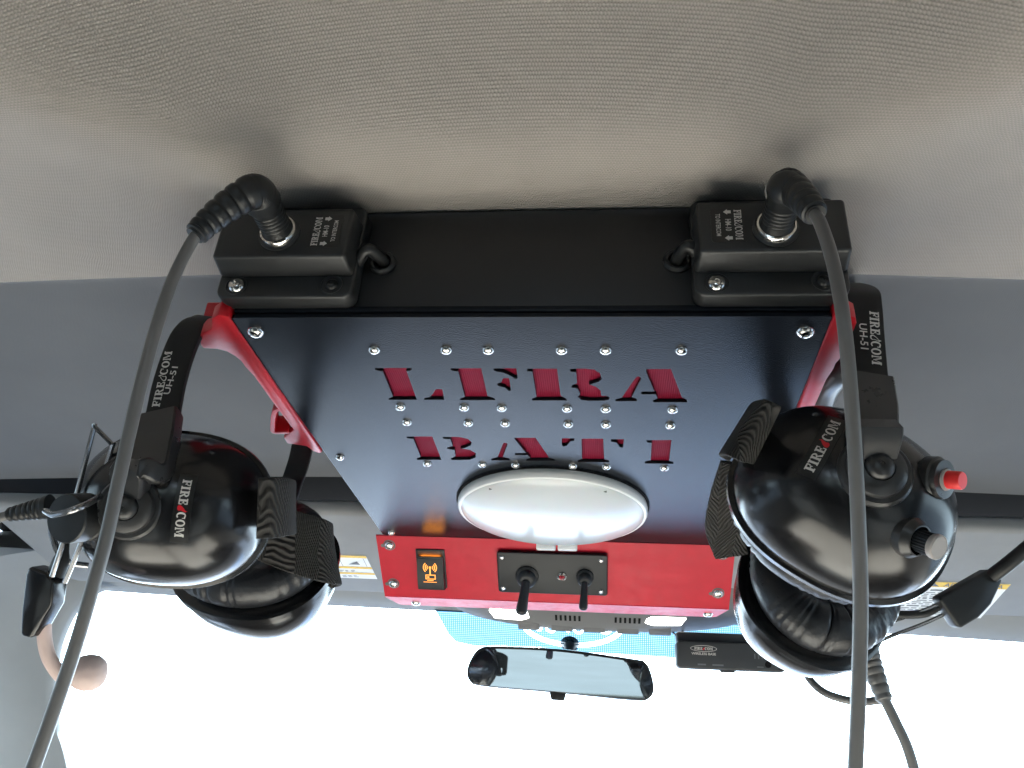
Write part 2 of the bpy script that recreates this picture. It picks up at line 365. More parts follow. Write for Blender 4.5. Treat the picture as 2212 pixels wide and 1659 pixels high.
cabbox('cab_wall', [((-.88, -1.36, -.95), (.78, -1.3, -.05)), ((-.88, -1.36, .22), (.78, -1.3, .34)), ((-.88, -1.36, -.06), (-.62, -1.3, .23)), ((.52, -1.36, -.06), (.78, -1.3, .23))], M_['cabdark'])
cabbox('cab_floor', [((-.88, -1.36, -1.0), (.78, 1.7, -.95))], M_['cabdark'])
cabbox('dashboard', [((-.86, 1.02, -.95), (.76, 1.75, -.36))], M_['dash'])
for sx in (-.48, .38):
    cabbox('seat_back', [((sx - .24, -.12, -.75), (sx + .24, .02, -.12)), ((sx - .13, -.13, -.13), (sx + .13, -.03, .06)), ((sx - .24, 0, -.75), (sx + .24, .62, -.58))], M_['seat'])
cabbox('center_console', [((-.22, -.3, -.95), (.12, 1.0, -.52))], M_['seat'])
struct(MB().add([(-80, -80, -1.9), (80, -80, -1.9), (80, 80, -1.9), (-80, 80, -1.9)], [[0, 1, 2, 3]]).build('ground', M_['ground']))
struct(grid(-.85, .75, 20, 1.72, 2.95, 20, lambda x, y: -.40 - .10 * (y - 1.72) - .10 * (x + .05) ** 2).build('hood', M_['hood'], sharp=80))
portal((-.87, .54, .055), (0, -PI / 2, 0), .36, .88); portal((.77, .54, .055), (0, PI / 2, 0), .36, .88)
pg = bpy.data.materials.new('rear_dimming_glass'); pg.use_nodes = True; nt = pg.node_tree; nt.nodes.clear(); out = nt.nodes.new('ShaderNodeOutputMaterial'); tr = nt.nodes.new('ShaderNodeBsdfTransparent'); tr.inputs[0].default_value = (.04, .042, .04, 1); nt.links.new(tr.outputs[0], out.inputs[0])  # unseen rear windows, dark tint added to hold back their light
pg2 = pg.copy(); pg2.name = 'rear_window_glass'; [n for n in pg2.node_tree.nodes if n.type == 'BSDF_TRANSPARENT'][0].inputs[0].default_value = (.24, .24, .20, 1)
for c in ([(-.88, -.95, -.13), (-.88, -.06, -.13), (-.88, -.06, .25), (-.88, -.95, .25)], [(.78, -.95, -.13), (.78, -.06, -.13), (.78, -.06, .25), (.78, -.95, .25)], [(-.63, -1.33, -.06), (.53, -1.33, -.06), (.53, -1.33, .23), (-.63, -1.33, .23)]):
    struct(MB().add(c, [[0, 1, 2, 3]]).build('rear_glass', pg if c[0][1] > -1.3 else pg2))
tg_ = bpy.data.materials.new('tinted_glass'); tg_.use_nodes = True; nt = tg_.node_tree; nt.nodes.clear(); out = nt.nodes.new('ShaderNodeOutputMaterial'); tr = nt.nodes.new('ShaderNodeBsdfTransparent'); tr.inputs[0].default_value = (.26, .28, .28, 1); nt.links.new(tr.outputs[0], out.inputs[0])  # out-of-view side windows, tint added to cut light on the ceiling sides
struct(MB().add([(-.88, .10, -.13), (-.88, .98, -.13), (-.88, .98, .25), (-.88, .10, .25)], [[0, 1, 2, 3]]).build('side_glass', tg_))
struct(MB().add([(.78, .10, -.13), (.78, .98, -.13), (.78, .98, .25), (.78, .10, .25)], [[0, 1, 2, 3]]).build('side_glass', tg_))
portal((-.05, -1.31, .08), (PI / 2, 0, 0), 1.1, .27)
portal((-.87, -.5, .055), (0, -PI / 2, 0), .36, .88); portal((.77, -.5, .055), (0, PI / 2, 0), .36, .88)
portal((-.02, 1.32, -.05), (math.radians(-48), 0, 0), 1.5, .85)
# ================================================================== OVERHEAD CONSOLE
con = thing('overhead_console', (-.05, .56, .33), 'black riveted overhead console with red lettered cut-outs, red switch panel and white dome light', 'console')
MB().box((-.214, .3738, .2542), (.114, .744, .3275), .0025).build('housing', M_['blacksheet'], con)
MB().box((-.2135, .3722, .2538), (.1135, .3760, .2575), .0008).build('rear_lip', M_['plate'], con)
Z2 = lambda x, y: (lambda p: (p.x, p.y))(onZ((1300 + x * .72333) * .540039, (1200 + y * .72333) * .540039, .25))
LET = [
 [(275,376),(478,376),(482,384),(470,391),(452,393),(510,552),(352,552),(350,545),(375,535),(318,395),(295,392),(275,386)],
 [(545,548),(550,541),(575,538),(595,520),(608,496),(625,492),(650,494),(662,552),(550,552)],
 [(693,378),(866,378),(900,530),(940,545),(943,554),(748,554),(745,546),(772,536),(735,395),(712,394),(693,386)],
 [(930,378),(1060,378),(1068,430),(1055,437),(1040,428),(1010,412),(985,402),(950,397),(930,388)],
 [(978,440),(985,433),(1015,432),(1022,440),(1030,500),(1015,503),(995,485),(965,478),(950,470),(952,462),(975,455)],
 [(1115,380),(1285,380),(1305,530),(1335,545),(1338,556),(1145,556),(1143,546),(1168,536),(1145,396),(1122,394),(1115,388)],
 [(1355,380),(1440,380),(1490,385),(1522,405),(1533,435),(1515,452),(1465,468),(1500,480),(1525,500),(1530,530),(1555,530),(1575,537),(1573,550),(1545,557),(1460,558),(1415,552),(1397,535),(1410,520),(1395,490),(1365,485),(1360,477),(1368,470),(1392,462),(1387,400),(1358,397),(1353,390)],
 [(1725,423),(1745,425),(1750,435),(1697,538),(1725,546),(1727,560),(1605,560),(1603,550),(1640,540),(1712,435)],
 [(1775,382),(1915,382),(1975,538),(2003,552),(2005,566),(1815,566),(1812,555),(1838,544),(1828,522),(1750,522),(1745,512),(1752,506),(1820,506),(1773,395)],
 [(450,755),(595,755),(645,884),(508,884),(505,876),(528,868),(487,768),(465,766),(450,762)],
 [(650,757),(740,757),(790,768),(812,788),(808,804),(775,818),(755,822),(800,828),(835,848),(835,870),(800,884),(700,885),(695,876),(720,864),(715,830),(690,826),(672,820),(675,815),(705,808),(692,770),(660,768),(650,764)],
 [(988,790),(1008,792),(1010,800),(985,868),(1020,876),(1022,887),(920,887),(918,878),(955,868),(982,798)],
 [(1045,762),(1165,762),(1240,872),(1270,880),(1272,890),(1115,890),(1112,880),(1135,874),(1120,858),(1050,858),(1048,850),(1055,846),(1110,846),(1048,770)],
 [(1308,765),(1380,765),(1380,778),(1358,782),(1340,805),(1318,810),(1308,802)],
 [(1417,767),(1540,767),(1545,880),(1572,886),(1572,898),(1398,896),(1396,886),(1420,878)],
 [(1580,770),(1655,770),(1650,815),(1630,815),(1612,790),(1580,782)],
 [(1775,775),(1918,775),(1905,890),(1928,895),(1928,906),(1768,904),(1768,893),(1800,886),(1805,790),(1780,788)]]
def rrect(x0, y0, x1, y1, r, n=5):
    o = []
    for cx, cy, a in ((x1 - r, y1 - r, 0), (x0 + r, y1 - r, 90), (x0 + r, y0 + r, 180), (x1 - r, y0 + r, 270)):
        for i in range(n + 1): t = math.radians(a + 90 * i / n); o.append((cx + r * math.cos(t), cy + r * math.sin(t)))
    return o
cu = bpy.data.curves.new('cover_plate', 'CURVE'); cu.dimensions = '2D'; cu.fill_mode = 'BOTH'; cu.extrude = .0010; cu.bevel_depth = .0003; cu.bevel_resolution = 1
for pts in [rrect(-.2153, .3727, .115, .7455, .004)] + [[Z2(*q) for q in l] for l in LET]:
    sp = cu.splines.new('POLY'); sp.points.add(len(pts) - 1); sp.use_cyclic_u = True
    for i, q in enumerate(pts): sp.points[i].co = (q[0], q[1], 0, 1)
to = bpy.data.objects.new('t', cu); COL.objects.link(to); bpy.context.view_layer.update()
pm = bpy.data.meshes.new_from_object(to.evaluated_get(bpy.context.evaluated_depsgraph_get())); bpy.data.objects.remove(to)
pm.transform(Matrix.Translation((0, 0, .2513))); pm.name = 'cover_plate'
for p in pm.polygons: p.use_smooth = False
plate = obj('cover_plate', pm, M_['plate'], con)
MB().add([(-.16, .40, .25275), (.06, .40, .25275), (.06, .59, .25275), (-.16, .59, .25275)], [[0, 1, 2, 3]]).build('backing_sheet', M_['redback'], con)
def buttonhead(r, h):
    pr = [(0, h * .72), (r * .16, h * .72), (r * .24, h * 1.0), (r * .45, h * .97), (r * .75, h * .74), (r * .93, h * .38), (r, 0)]
    return MB().lathe(pr, n=20).mesh('rivet', 30)
FLIP = Matrix.Rotation(PI, 4, 'X')
rm = buttonhead(.0036, .0024); rb = buttonhead(.0049, .0030)
rows = [(.4068, [-.1394, -.0961, -.0712, -.0285, -.0033, .0394]), (.4793, [-.1396, -.0965, -.0714, -.0284, -.0034, .0393]), (.5020, [-.1400, -.0970, -.0716, -.0286, -.0033, .0393]), (.5725, [-.1394, -.0965, -.0713, -.0281, -.0032, .0395])]
for y, xx in rows:
    for x in xx: obj('rivet', rm, M_['steel'], plate, Matrix.Translation((x, y, .2501)) @ FLIP @ Matrix.Rotation(random.uniform(0, 6), 4, 'Z'))
for x, y, me in ((-.2053, .387, rb), (.1034, .3873, rb), (-.2056, .5634, rm), (.1034, .5634, rm), (-.2056, .7375, rm), (.1034, .7375, rm)):
    obj('rivet', me, M_['steel'], plate, Matrix.Translation((x, y, .2501)) @ FLIP)
# red switch panel: sloping face and flat flange
PO = V((0, .7454, .2496)); PS = V((0, .054, -.044)).normalized(); PNn = V((0, -.044, -.054)).normalized()
def PF(x, s, z=0): return frame(PO + V((x, 0, 0)) + PS * s + PNn * z, PNn, -PS)       # local x right, y up, z out of the face
pb = MB(); F0 = PF(0, 0)
pb.prism([(-.2228, 0), (.1135, 0), (.1115, -.0698), (-.2205, -.0698)], -.0016, 0, F0)
f0 = PO + PS * .0698
pb.prism([(-.2205, f0.y - .0006), (.1115, f0.y - .0006), (.1035, f0.y + .027), (.1000, f0.y + .030), (-.2095, f0.y + .030), (-.2130, f0.y + .027)], f0.z - .0002, f0.z + .0014)
panel = pb.build('front_panel', M_['redpanel'], con)
for x, s in ((-.2105, .0104), (-.2104, .0541), (.1025, .0093), (.1005, .0518)):
    sm = obj('screw', rb, M_['steel'], panel, PF(x, s, .0002)); MB().lathe([(0, .0004), (.0018, .0004), (.002, 0)], PF(x - .0065, s + .0008), n=12).build('slot_end', M_['grey'], panel)
    MB().lathe([(.0045, .0003), (.0058, .0003), (.006, 0)], PF(x, s), n=20).build('washer', M_['grey'], panel)
for x in (-.193, .094): obj('screw', rb, M_['steel'], panel, Matrix.Translation((x, f0.y + .019, f0.z)) @ FLIP)
# rocker switch with its lit symbol
rk = MB(); Fr = PF(-.1708, .035)
rk.box((-.0142, -.0217, 0), (.0142, .0217, .0014), .0006, Fr)
rock = rk.build('rocker_switch', M_['switch'], panel)
vs = []; ny = 14
for j in range(ny + 1):
    y = .0135 - .0345 * j / ny; z = .0055 + .0035 * math.sin((j / ny - .15) * 2.4) if j < ny else .0042
    vs += [(-.0128, y, z), (.0128, y, z), (-.0132, y, .0008), (.0132, y, .0008)]
fs = []
for j in range(ny):
    a = j * 4; fs += [[a, a + 1, a + 5, a + 4], [a, a + 4, a + 6, a + 2], [a + 1, a + 3, a + 7, a + 5]]
fs += [[0, 2, 3, 1], [ny * 4, ny * 4 + 1, ny * 4 + 3, ny * 4 + 2]]
MB().add(vs, fs, Fr).build('rocker', M_['switch'], rock, 50)
MB().box((-.0125, .0128, .0036), (.0125, .0160, .0047), .0003, Fr).build('lamp_hiding_lip', M_['switch'], rock)  # lip added to hide the amber lamp from the camera
MB().polys([[(-.010, .0009), (.010, .0009), (.010, .0032), (-.010, .0032)]], Fr @ Matrix.Translation((0, .0138, 0)) @ Matrix.Rotation(PI / 2, 4, 'X')).build('amber_lamp', M_['amberlamp'], rock)
MB().box((-.012, .0145, .0013), (.012, .0205, .0017), .0002, Fr).build('lit_slot', M_['amber'], rock)
ic = []
for sg in (-1, 1):
    for r in (.0024, .0042, .006): ic += [[(q[0], q[1]) for q in p] for p in arc(sg * .0008, .0052, r, r, .0009, 90 - sg * 90 - 48, 90 - sg * 90 + 48, 8)]
ic += [R_(-.0006, -.002, .0006, .0052), R_(-.0046, -.0066, .0052, -.0058), R_(-.0046, -.0026, .0052, -.0018), R_(-.0046, -.0058, -.0038, -.0026), R_(.0044, -.0058, .0052, -.0026), R_(-.003, -.005, -.001, -.0036), R_(-.003, -.0082, .003, -.0074), R_(-.0068, -.0098, .0062, -.0092)] + arc(0, .0052, .0012, .0012, .0012, 0, 360, 8)
def rz(x, y): jj = (.0135 - y) / .0345; return .0055 + .0035 * math.sin((jj - .15) * 2.4) + .0004
MB().polys(ic, Fr, rz).build('lit_icon', M_['icon'], rock)
# toggle plate
tg = MB().prism(rrect(-.052, -.0227, .052, .0227, .003), 0, .005, PF(-.054, .0338), .0012, 3); tgp = tg.build('toggle_plate', M_['switch'], panel)
ss = buttonhead(.0024, .0014)
for x, s in ((-.1011, .0172), (-.0082, .0172), (-.1011, .0512), (-.0082, .0512)): obj('screw', ss, M_['steel'], tgp, PF(x, s, .005))
def toggle(x, s, r, ln, ex):
    t = MB(); F = PF(x, s, .005)
    t.lathe([(r * 1.25, 0), (r * 1.25, .0015), (r * 1.1, .0022), (r * 1.05, .0024)] + [(r * (1.0 if i % 2 else .93), .0026 + i * .0007) for i in range(8)] + [(r * .85, .0088), (r * .55, .0098), (0, .0098)], F, 28)
    o_ = F @ V((0, 0, .009)); d_ = ((F @ V((ex, -ln * .72, ln * .68 + .009))) - o_)
    path = [o_ + d_ * k for k in (0, .15, .5, .8, .93, 1.0, 1.04)]
    t.tube(path, [r * .42, r * .46, r * .52, r * .60, r * .62, r * .5, r * .2], 18); return t.build('toggle_switch', M_['switch'], tgp, 40)
toggle(-.0778, .0365, .0088, .030, -.0035); toggle(-.0231, .035, .0066, .025, -.001)
ld = MB().lathe([(.0045, 0), (.0045, .0012), (.003, .0022), (.0026, .0016)], PF(-.0448, .0355, .005), 24).build('indicator_lamp', M_['steel'], tgp)
MB().lathe([(.0027, .0012), (.0022, .0026), (.0012, .0034), (0, .0037)], PF(-.0448, .0355, .005), 20).build('indicator_lens', M_['ledred'], ld)
# dome light
DL = frame(V((-.0482, .6540, .2500)), V((0, 0, -1)), V((0, -1, 0)))
dome = MB().lathe([(.0780, 0), (.0790, .003), (.0788, .0062), (.0780, .0080), (.0766, .0086), (.0752, .0080)], DL, 72).build('dome_light', M_['lensrim'], con)
MB().lathe([(.0762, .0080), (.0752, .0092), (.071, .0116), (.060, .0150), (.045, .0180), (.028, .0198), (.012, .0206), (0, .0207)], DL, 72).build('lens', M_['lens'], dome, 60)
MB().lathe([(.0800, 0), (.0805, .0012), (.0788, .0012)], DL, 64).build('gasket', M_['darkgap'], dome)
for a in (52, 128):
    c = V((.0718 * math.cos(math.radians(a)), .0718 * math.sin(math.radians(a)), .0102)); MB().box(c - V((.0012, .002, .0006)), c + V((.0012, .002, .0006)), .0002, DL).build('screw_notch', M_['grey'], dome)
for sg in (-1, 1): MB().box((sg * .0098 - .0088, -.0805, .004), (sg * .0098 + .0088, -.074, .014), .0012, DL).build('clip', M_['lensrim'], dome)
# intercom modules
def module(cx, lab, screws):
    o = MB(); F = frame(V((cx, .3735, .2885)), V((0, -1, 0)), V((0, 0, 1)))           # x right, y up, z to the camera
    o.prism(rrect(-.0395, -.0325, .0395, .0325, .006), 0, .0122, F, .0016, 3)
    o.prism(rrect(-.0392, -.0188, .0392, .0188, .0025), .0120, .0285, F, .0018, 3, taper=(.965, .90))
    md = o.build('intercom_module', M_['module'], con); md['label'] = lab
    for k, (u, v) in enumerate(screws):
        q = F.inverted() @ onY(u, v, .3613)
        me, mt = ((rb, M_['steel']), (buttonhead(.0036, .0024), M_['blackscrew']))[k]
        obj('screw', me, mt, md, F @ Matrix.Translation((q.x, q.y, .0121)))
        MB().lathe([(.0056, .0121), (.0062, .0126), (.0070, .0120)], F @ Matrix.Translation((q.x, q.y, 0)), 24).build('screw_recess', M_['module'], md)
    return md, F
ML, FL = module(-.1815, 'module with cable plugged in at the console\'s left rear corner', ((511, 617), (717, 615)))
MR, FR = module(.0825, 'module with cable plugged in at the console\'s right rear corner', ((1548, 612), (1779, 607)))
def modlabel(md, F, cx, rot, col):
    B = F @ Matrix.Translation((cx, .0002, .0285)) @ Matrix.Rotation(rot, 4, 'Z')       # local x along the text
    MB().prism(rrect(-.0112, -.0088, .0112, .0088, .001), 0, .00018, B).build('label_plate', M_['sticker'], md)
    T = B @ Matrix.Translation((0, 0, .00032))
    firecom(.0038, .0200, T @ Matrix.Translation((0, .0052, 0)), md, 'white')
    font('HM-10', .0042, T @ Matrix.Translation((0, -.0001, 0)), M_['white'], 'lettering', md, .0078)
    font('TO INTERCOM', .0034, T @ Matrix.Translation((0, -.0052, 0)), M_['white'], 'lettering', md, .0148)
    ar = []
    for x in (-.0087, .0087): ar += [[(x - .0010, -.0001), (x + .0010, -.0001), (x + .0010, .0018), (x - .0010, .0018)], [(x - .0018, -.0001), (x, -.0022), (x + .0018, -.0001)]]
    MB().polys(ar, T).build('arrow_mark', M_['white'], md)
modlabel(ML, FL, .0245, PI / 2, 0); modlabel(MR, FR, -.0225, -PI / 2, 0)
def socket(md, F, cx, cy):
    S = F @ Matrix.Translation((cx, cy, .0284))
    MB().lathe([(.0118, 0), (.0118, .0010), (.0100, .0018)], S, 36).build('socket_collar', M_['module'], md)
    MB().lathe([(.0103, .0006), (.0106, .0030), (.0100, .0042), (.0090, .0046), (.0088, .0030)], S, 36).build('socket_ring', M_['steel'], md); return S
SL = socket(ML, FL, -.0018, -.0012); SR = socket(MR, FR, .0012, -.0028)
for (u, v, ms, x0) in ((828, 570, -1, -.1435), (1463, 566, 1, .0475)):
    g = onY(u, v, .3735); G = frame(g, V((0, -1, 0)), V((0, 0, 1)))
    gm = MB().lathe([(.0078, 0), (.0078, .0015), (.0066, .0030), (.0052, .0028), (.0045, .0008)], G, 28).build('grommet', M_['rubber'], con)
    e = V((x0, .3655, .2835)); MB().tube(cat([e + V((ms * .006, 0, .0)), e, e * .45 + g * .55 + V((0, -.011, .001)), g + V((0, -.004, 0)), g + V((0, .006, 0))], 8), .0036, 14).build('link_cable', M_['rubber'], con)
# red hook brackets on both sides
def bracket(sx, label):
    mir = (lambda x: x) if sx < 0 else (lambda x: -.1003 - x)
    Zb = lambda x, y: (lambda p: (mir(p.x), p.y))(onZ((800 + x * .4522) * .540039, (1150 + y * .4522) * .540039, .2488))
    o = MB(); out = [(250,262),(1078,1462),(1050,1466),(1000,1450),(945,1408),(850,1392),(772,1382),(740,1330),(800,1282),(828,1262),(660,1040),(480,790),(400,705),(365,655),(310,610),(240,570),(150,546),(30,540),(6,512),(0,432),(30,398),(96,372),(106,330),(100,284),(160,240)]
    pts = [Zb(*q) for q in out]; pts = [(min(q[0], .1275), q[1]) for q in pts] if sx > 0 else pts; pts = pts if sx < 0 else pts[::-1]
    o.prism(pts, .2488, .2585, None, .0008)
    X = mir(-.2163); xa, xb = min(X, X - sx * -.004), max(X, X - sx * -.004)
    o.box((min(X, X + sx * .0035), .374, .2586), (max(X, X + sx * .0035), .57, .305), .0006)
    # front loop hook
    lp = [Zb(*q) for q in ((700,1085),(655,1120),(640,1258),(662,1292),(790,1288))]
    o.strip(cat([V((q[0], q[1], .256)) for q in lp], 4), V((0, 0, 1)), .014, .0035)
    # rear hook tip
    a, w0 = (-.2475, .006) if sx < 0 else (.1215, .0035)
    o.prism([(a - w0, .408), (a + w0, .408), (a + w0 * .8, .416), (a - w0 * .8, .416)], .2600, .2860, None, .0012)
    b0, b1 = sorted((a, mir(-.216))); o.box((b0, .409, .2590), (b1, .4155, .2660), .001)
    br = o.build('headset_bracket', M_['redplastic'], con); br['label'] = label
bracket(-1, 'red hook bracket along the left side'); bracket(1, 'red hook bracket along the right side')

# ================================================================== HEADSETS
def sup(a, b, e=2.35):
    return lambda t: ((abs(math.cos(t)) ** (2 / e)) * math.copysign(a, math.cos(t)), (abs(math.sin(t)) ** (2 / e)) * math.copysign(b, math.sin(t)))
A_, B_, H_ = .0545, .0445, .044
def dome_z(r): return H_ * (max(0, 1 - r ** 2.6)) ** .62
def shellz(x, y):
    r = ((abs(x) / A_) ** 2.35 + (abs(y) / B_) ** 2.35) ** (1 / 2.35); return dome_z(min(r, .999))
def ear_cup(par, F, label):
    o = MB(); sp = sup(A_, B_); n = 64; rr = [0, .15, .3, .45, .58, .7, .79, .86, .91, .95, .98, .995, 1.0]; vs = [(0, 0, H_)]; fs = []
    for r in rr[1:]:
        for i in range(n): x, y = sp(2 * PI * i / n); vs.append((x * r, y * r, dome_z(r)))
    m_ = len(rr) - 1
    for r, z in ((1.0, -.003), (1.045, -.004), (1.05, -.0075), (1.0, -.009), (.6, -.010)):
        for i in range(n): x, y = sp(2 * PI * i / n); vs.append((x * r, y * r, z))
        m_ += 1
    for i in range(n): fs.append([0, 1 + i, 1 + (i + 1) % n])
    for k in range(m_ - 1):
        for i in range(n): a = 1 + k * n; fs.append([a + i, a + n + i, a + n + (i + 1) % n, a + (i + 1) % n])
    cup = o.add(vs, fs, F).build('ear_cup', M_['shell'], par, 40); cup['label'] = label
    # cushion: wrinkled oval ring
    c = MB(); vs = []; fs = []; n1, n2 = 220, 18; rnd = random.Random(label); sp2 = sup(A_ - .0145, B_ - .0145, 2.1)
    W = [(rnd.uniform(0, 2 * PI), rnd.uniform(.01, .028), rnd.uniform(.0005, .0014)) for _ in range(58)]
    for i in range(n1):
        t = 2 * PI * i / n1; x, y = sp2(t); nx, ny = x / A_ ** 2, y / B_ ** 2; l = math.hypot(nx, ny); nx /= l; ny /= l
        w_ = -sum(d * math.exp(-(((t - a + PI) % (2 * PI) - PI) / s) ** 2) for a, s, d in W)
        for k in range(n2):
            p = 2 * PI * k / n2; rad = .0155 + (w_ if math.cos(p) > -.9 else 0) * (1 if math.sin(p) < .6 else .2); vs.append((x + nx * rad * math.cos(p), y + ny * rad * math.cos(p), -.0215 + rad * .93 * math.sin(p)))
    for i in range(n1):
        for k in range(n2): j = (i + 1) % n1; q = (k + 1) % n2; fs.append([i * n2 + k, j * n2 + k, j * n2 + q, i * n2 + q])
    c.add(vs, fs, F).build('cushion', M_['leather'], cup, 80)
    MB().prism([sup(A_ - .02, B_ - .02)(2 * PI * i / 32) for i in range(32)], -.0165, -.0150, F).build('ear_foam', M_['foam'], cup)
    return cup
def pivot(cup, F, px=0, py=0):
    z0 = shellz(px, py) - .004; P = F @ Matrix.Translation((px, py, z0))
    d_ = MB().lathe([(.0175, -.004), (.0172, .0036), (.0160, .0050), (.0138, .0052), (.0132, .0080), (.0105, .0100), (.0070, .0106), (.0068, .0100)], P, 44).build('pivot_disc', M_['disc'], cup, 30)
    MB().lathe([(.0066, .0100), (.0062, .0120), (.0048, .0136), (.0026, .0144), (.0010, .0145), (.0008, .0140), (0, .0140)], P, 32).build('pivot_rivet', M_['disc'], cup, 40); return P
def badge(cup, F, cx, cy, ang, off=.0008):
    B = F @ Matrix.Translation((cx, cy, 0)) @ Matrix.Rotation(ang, 4, 'Z'); ca, sa = math.cos(ang), math.sin(ang)
    z = lambda dz: (lambda x, y: shellz(cx + x * ca - y * sa, cy + x * sa + y * ca) + dz)
    g = MB(); vs = []; fs = []; nx, ny = 24, 8; Lh, Wh = .0185, .0046
    for j in range(ny + 1):
        for i in range(nx + 1): x = -Lh + 2 * Lh * i / nx; y = -Wh + 2 * Wh * j / ny; vs.append((x, y, z(.0005)(x, y)))
    for j in range(ny):
        for i in range(nx): a = j * (nx + 1) + i; fs.append([a, a + 1, a + nx + 2, a + nx + 1])
    g.add(vs, fs, B).build('name_badge', M_['sticker'], cup)
    firecom(.0046, .0312, B, cup, 'red', fn=z(.0009))
def sleeve_text(par, pth_at, xdir, ydir, nrm, h, ln):
    T = frame(pth_at, nrm, ydir); return T
def strain(m_, path, r0, r1, ribs=7):
    P = cat(path, 26); n = len(P); rad = []
    for i in range(n):
        t = i / (n - 1); r = r0 + (r1 - r0) * t ** 1.1
        if .32 < t < .93: r *= 1 - .11 * math.exp(-((((t - .32) * ribs * 1.3) % 1 - .5) / .16) ** 2)
        elif .16 < t < .28: r *= 1 - .04 * (.5 + .5 * math.sin(t * 330))
        if t > .97: r *= .82
        rad.append(r)
    return m_.tube(P, rad, 20)
# ---------- headset hanging on the right
HR = thing('headset', onY(1862, 660, .39), 'black intercom headset with red push button and knob, hanging right of the console', 'headset', 'intercom headsets')
YB = .392
FRn = frame(dep(1818, 1080, .425), cv(-.08, .50, 1), cv(.50, .86, 0))
cupR = ear_cup(HR, FRn, 'cup with red button')
pvR = pivot(cupR, FRn, .003, .001)
badge(cupR, FRn, -.0225, .002, PI / 2)
bandpath = cat([onY(1790, 618, .56), onY(1825, 618, .45), onY(1856, 630, .405), onY(1863, 662, YB), onY(1868, 740, YB - .003), onY(1874, 830, YB - .008), onY(1880, 900, YB - .014)], 8)
MB().strip(bandpath, RIGHT, .0205, .0042).build('headband', M_['sleeve'], HR)
pr_ = pvR @ V((0, 0, .004))
yk = MB(); yk.strip(cat([onY(1877, 822, YB - .012), onY(1882, 880, YB - .018), (onY(1885, 940, YB - .026)), pr_ + cv(0, .019, .003), pr_ + cv(0, .0075, .0)], 6), RIGHT, [.0225, .0235, .0225, .0205, .017], .0105)
yk.build('yoke', M_['disc'], HR)
c0 = onY(1866, 745, YB - .0032); T = frame(c0 + cv(.0015, 0, .0024), cv(.0, .25, 1), RIGHT * .99 + cv(0, .05, 0)); T = T @ Matrix.Rotation(0, 4, 'Z')
# text runs downwards: local x down
dn = (onY(1868, 800, YB - .006) - onY(1865, 690, YB - .001)).normalized(); Tn = dn.cross(RIGHT).normalized()
if Tn.dot(FWD) > 0: Tn = -Tn
def TX(p, xd, nr):
    z = nr.normalized(); x = (xd - z * xd.dot(z)).normalized(); y = z.cross(x); M = Matrix.Identity(4)
    for i in range(3): M[i][0] = x[i]; M[i][1] = y[i]; M[i][2] = z[i]; M[i][3] = p[i]
    return M
bR = [o for o in HR.children if o.name.startswith('headband')][0]
def on_band(bandobj, u0, v0, u1, v1, Yc, h, txt):
    a, b = onY(u0, v0, Yc), onY(u1, v1, Yc); mid = (a + b) / 2; xd = (b - a); side = RIGHT
    nn = xd.cross(side).normalized(); nn = -nn if nn.dot(FWD) > 0 else nn
    Mx = TX(mid + nn * .0040, xd, nn)
    if txt == 'F': firecom(h, xd.length, Mx, bandobj, 'white')
    else: font(txt, h * 1.35, Mx, M_['white'], 'lettering', bandobj, xd.length)
on_band(bR, 1882, 682, 1888, 797, .3875, .0050, 'F'); on_band(bR, 1857, 709, 1861, 764, .3875, .0042, 'UH-51')
# push button and volume knob on the cup
def on_cup(F, x, y):
    e = .001; z = shellz(x, y); n = V((-(shellz(x + e, y) - shellz(x - e, y)) / (2 * e), -(shellz(x, y + e) - shellz(x, y - e)) / (2 * e), 1)).normalized()
    return frame(F @ V((x, y, z)), F.to_3x3() @ n, F.to_3x3() @ V((0, 1, 0)))
def cup_at(F, u, v):
    I = F.inverted(); d_ = .30
    while d_ < .6:
        q = I @ dep(u, v, d_)
        if abs(q.x) < A_ and abs(q.y) < B_ and q.z < shellz(q.x, q.y): return dep(u, v, d_)
        d_ += .0005
    return dep(u, v, .42)
Pb = TX(cup_at(FRn, 2022, 1034), RIGHT, (cv(.55, .02, .83))) @ Matrix.Scale(.64, 4)
bz = MB().lathe([(.0165, -.006), (.0165, .0015), (.0150, .0030), (.0150, .0045), (.0142, .0068), (.0085, .0072), (.0085, .0050), (0, .005)], Pb, 40).build('button_collar', M_['disc'], cupR, 30)
MB().lathe([(.0082, .0072), (.0078, .0090), (.0066, .0092)], Pb, 32).build('button_ring', M_['silver'], cupR)
MB().lathe([(.0066, .0060), (.0066, .0185), (.0060, .0196), (0, .0198)], Pb, 32).build('push_button', M_['button'], cupR, 40)
Pk = TX(cup_at(FRn, 1970, 1162), RIGHT, cv(.42, -.14, .88)) @ Matrix.Scale(.74, 4)
MB().lathe([(.0128, -.006), (.0128, .0010), (.0098, .0060), (.009, .0062)], Pk, 36).build('knob_collar', M_['disc'], cupR, 30)
kn = MB(); kn.prism([((.0072 if i % 2 else .0067) * math.cos(2 * PI * i / 48), (.0072 if i % 2 else .0067) * math.sin(2 * PI * i / 48)) for i in range(48)], .005, .0165, Pk); kn.build('volume_knob', M_['switch'], cupR)
MB().lathe([(.0074, .0150), (.0078, .0160), (.0078, .0185), (.0072, .0190), (.0068, .0186), (.0066, .0190), (0, .0190)], Pk, 36).build('knob_cap', M_['silver'], cupR, 40)
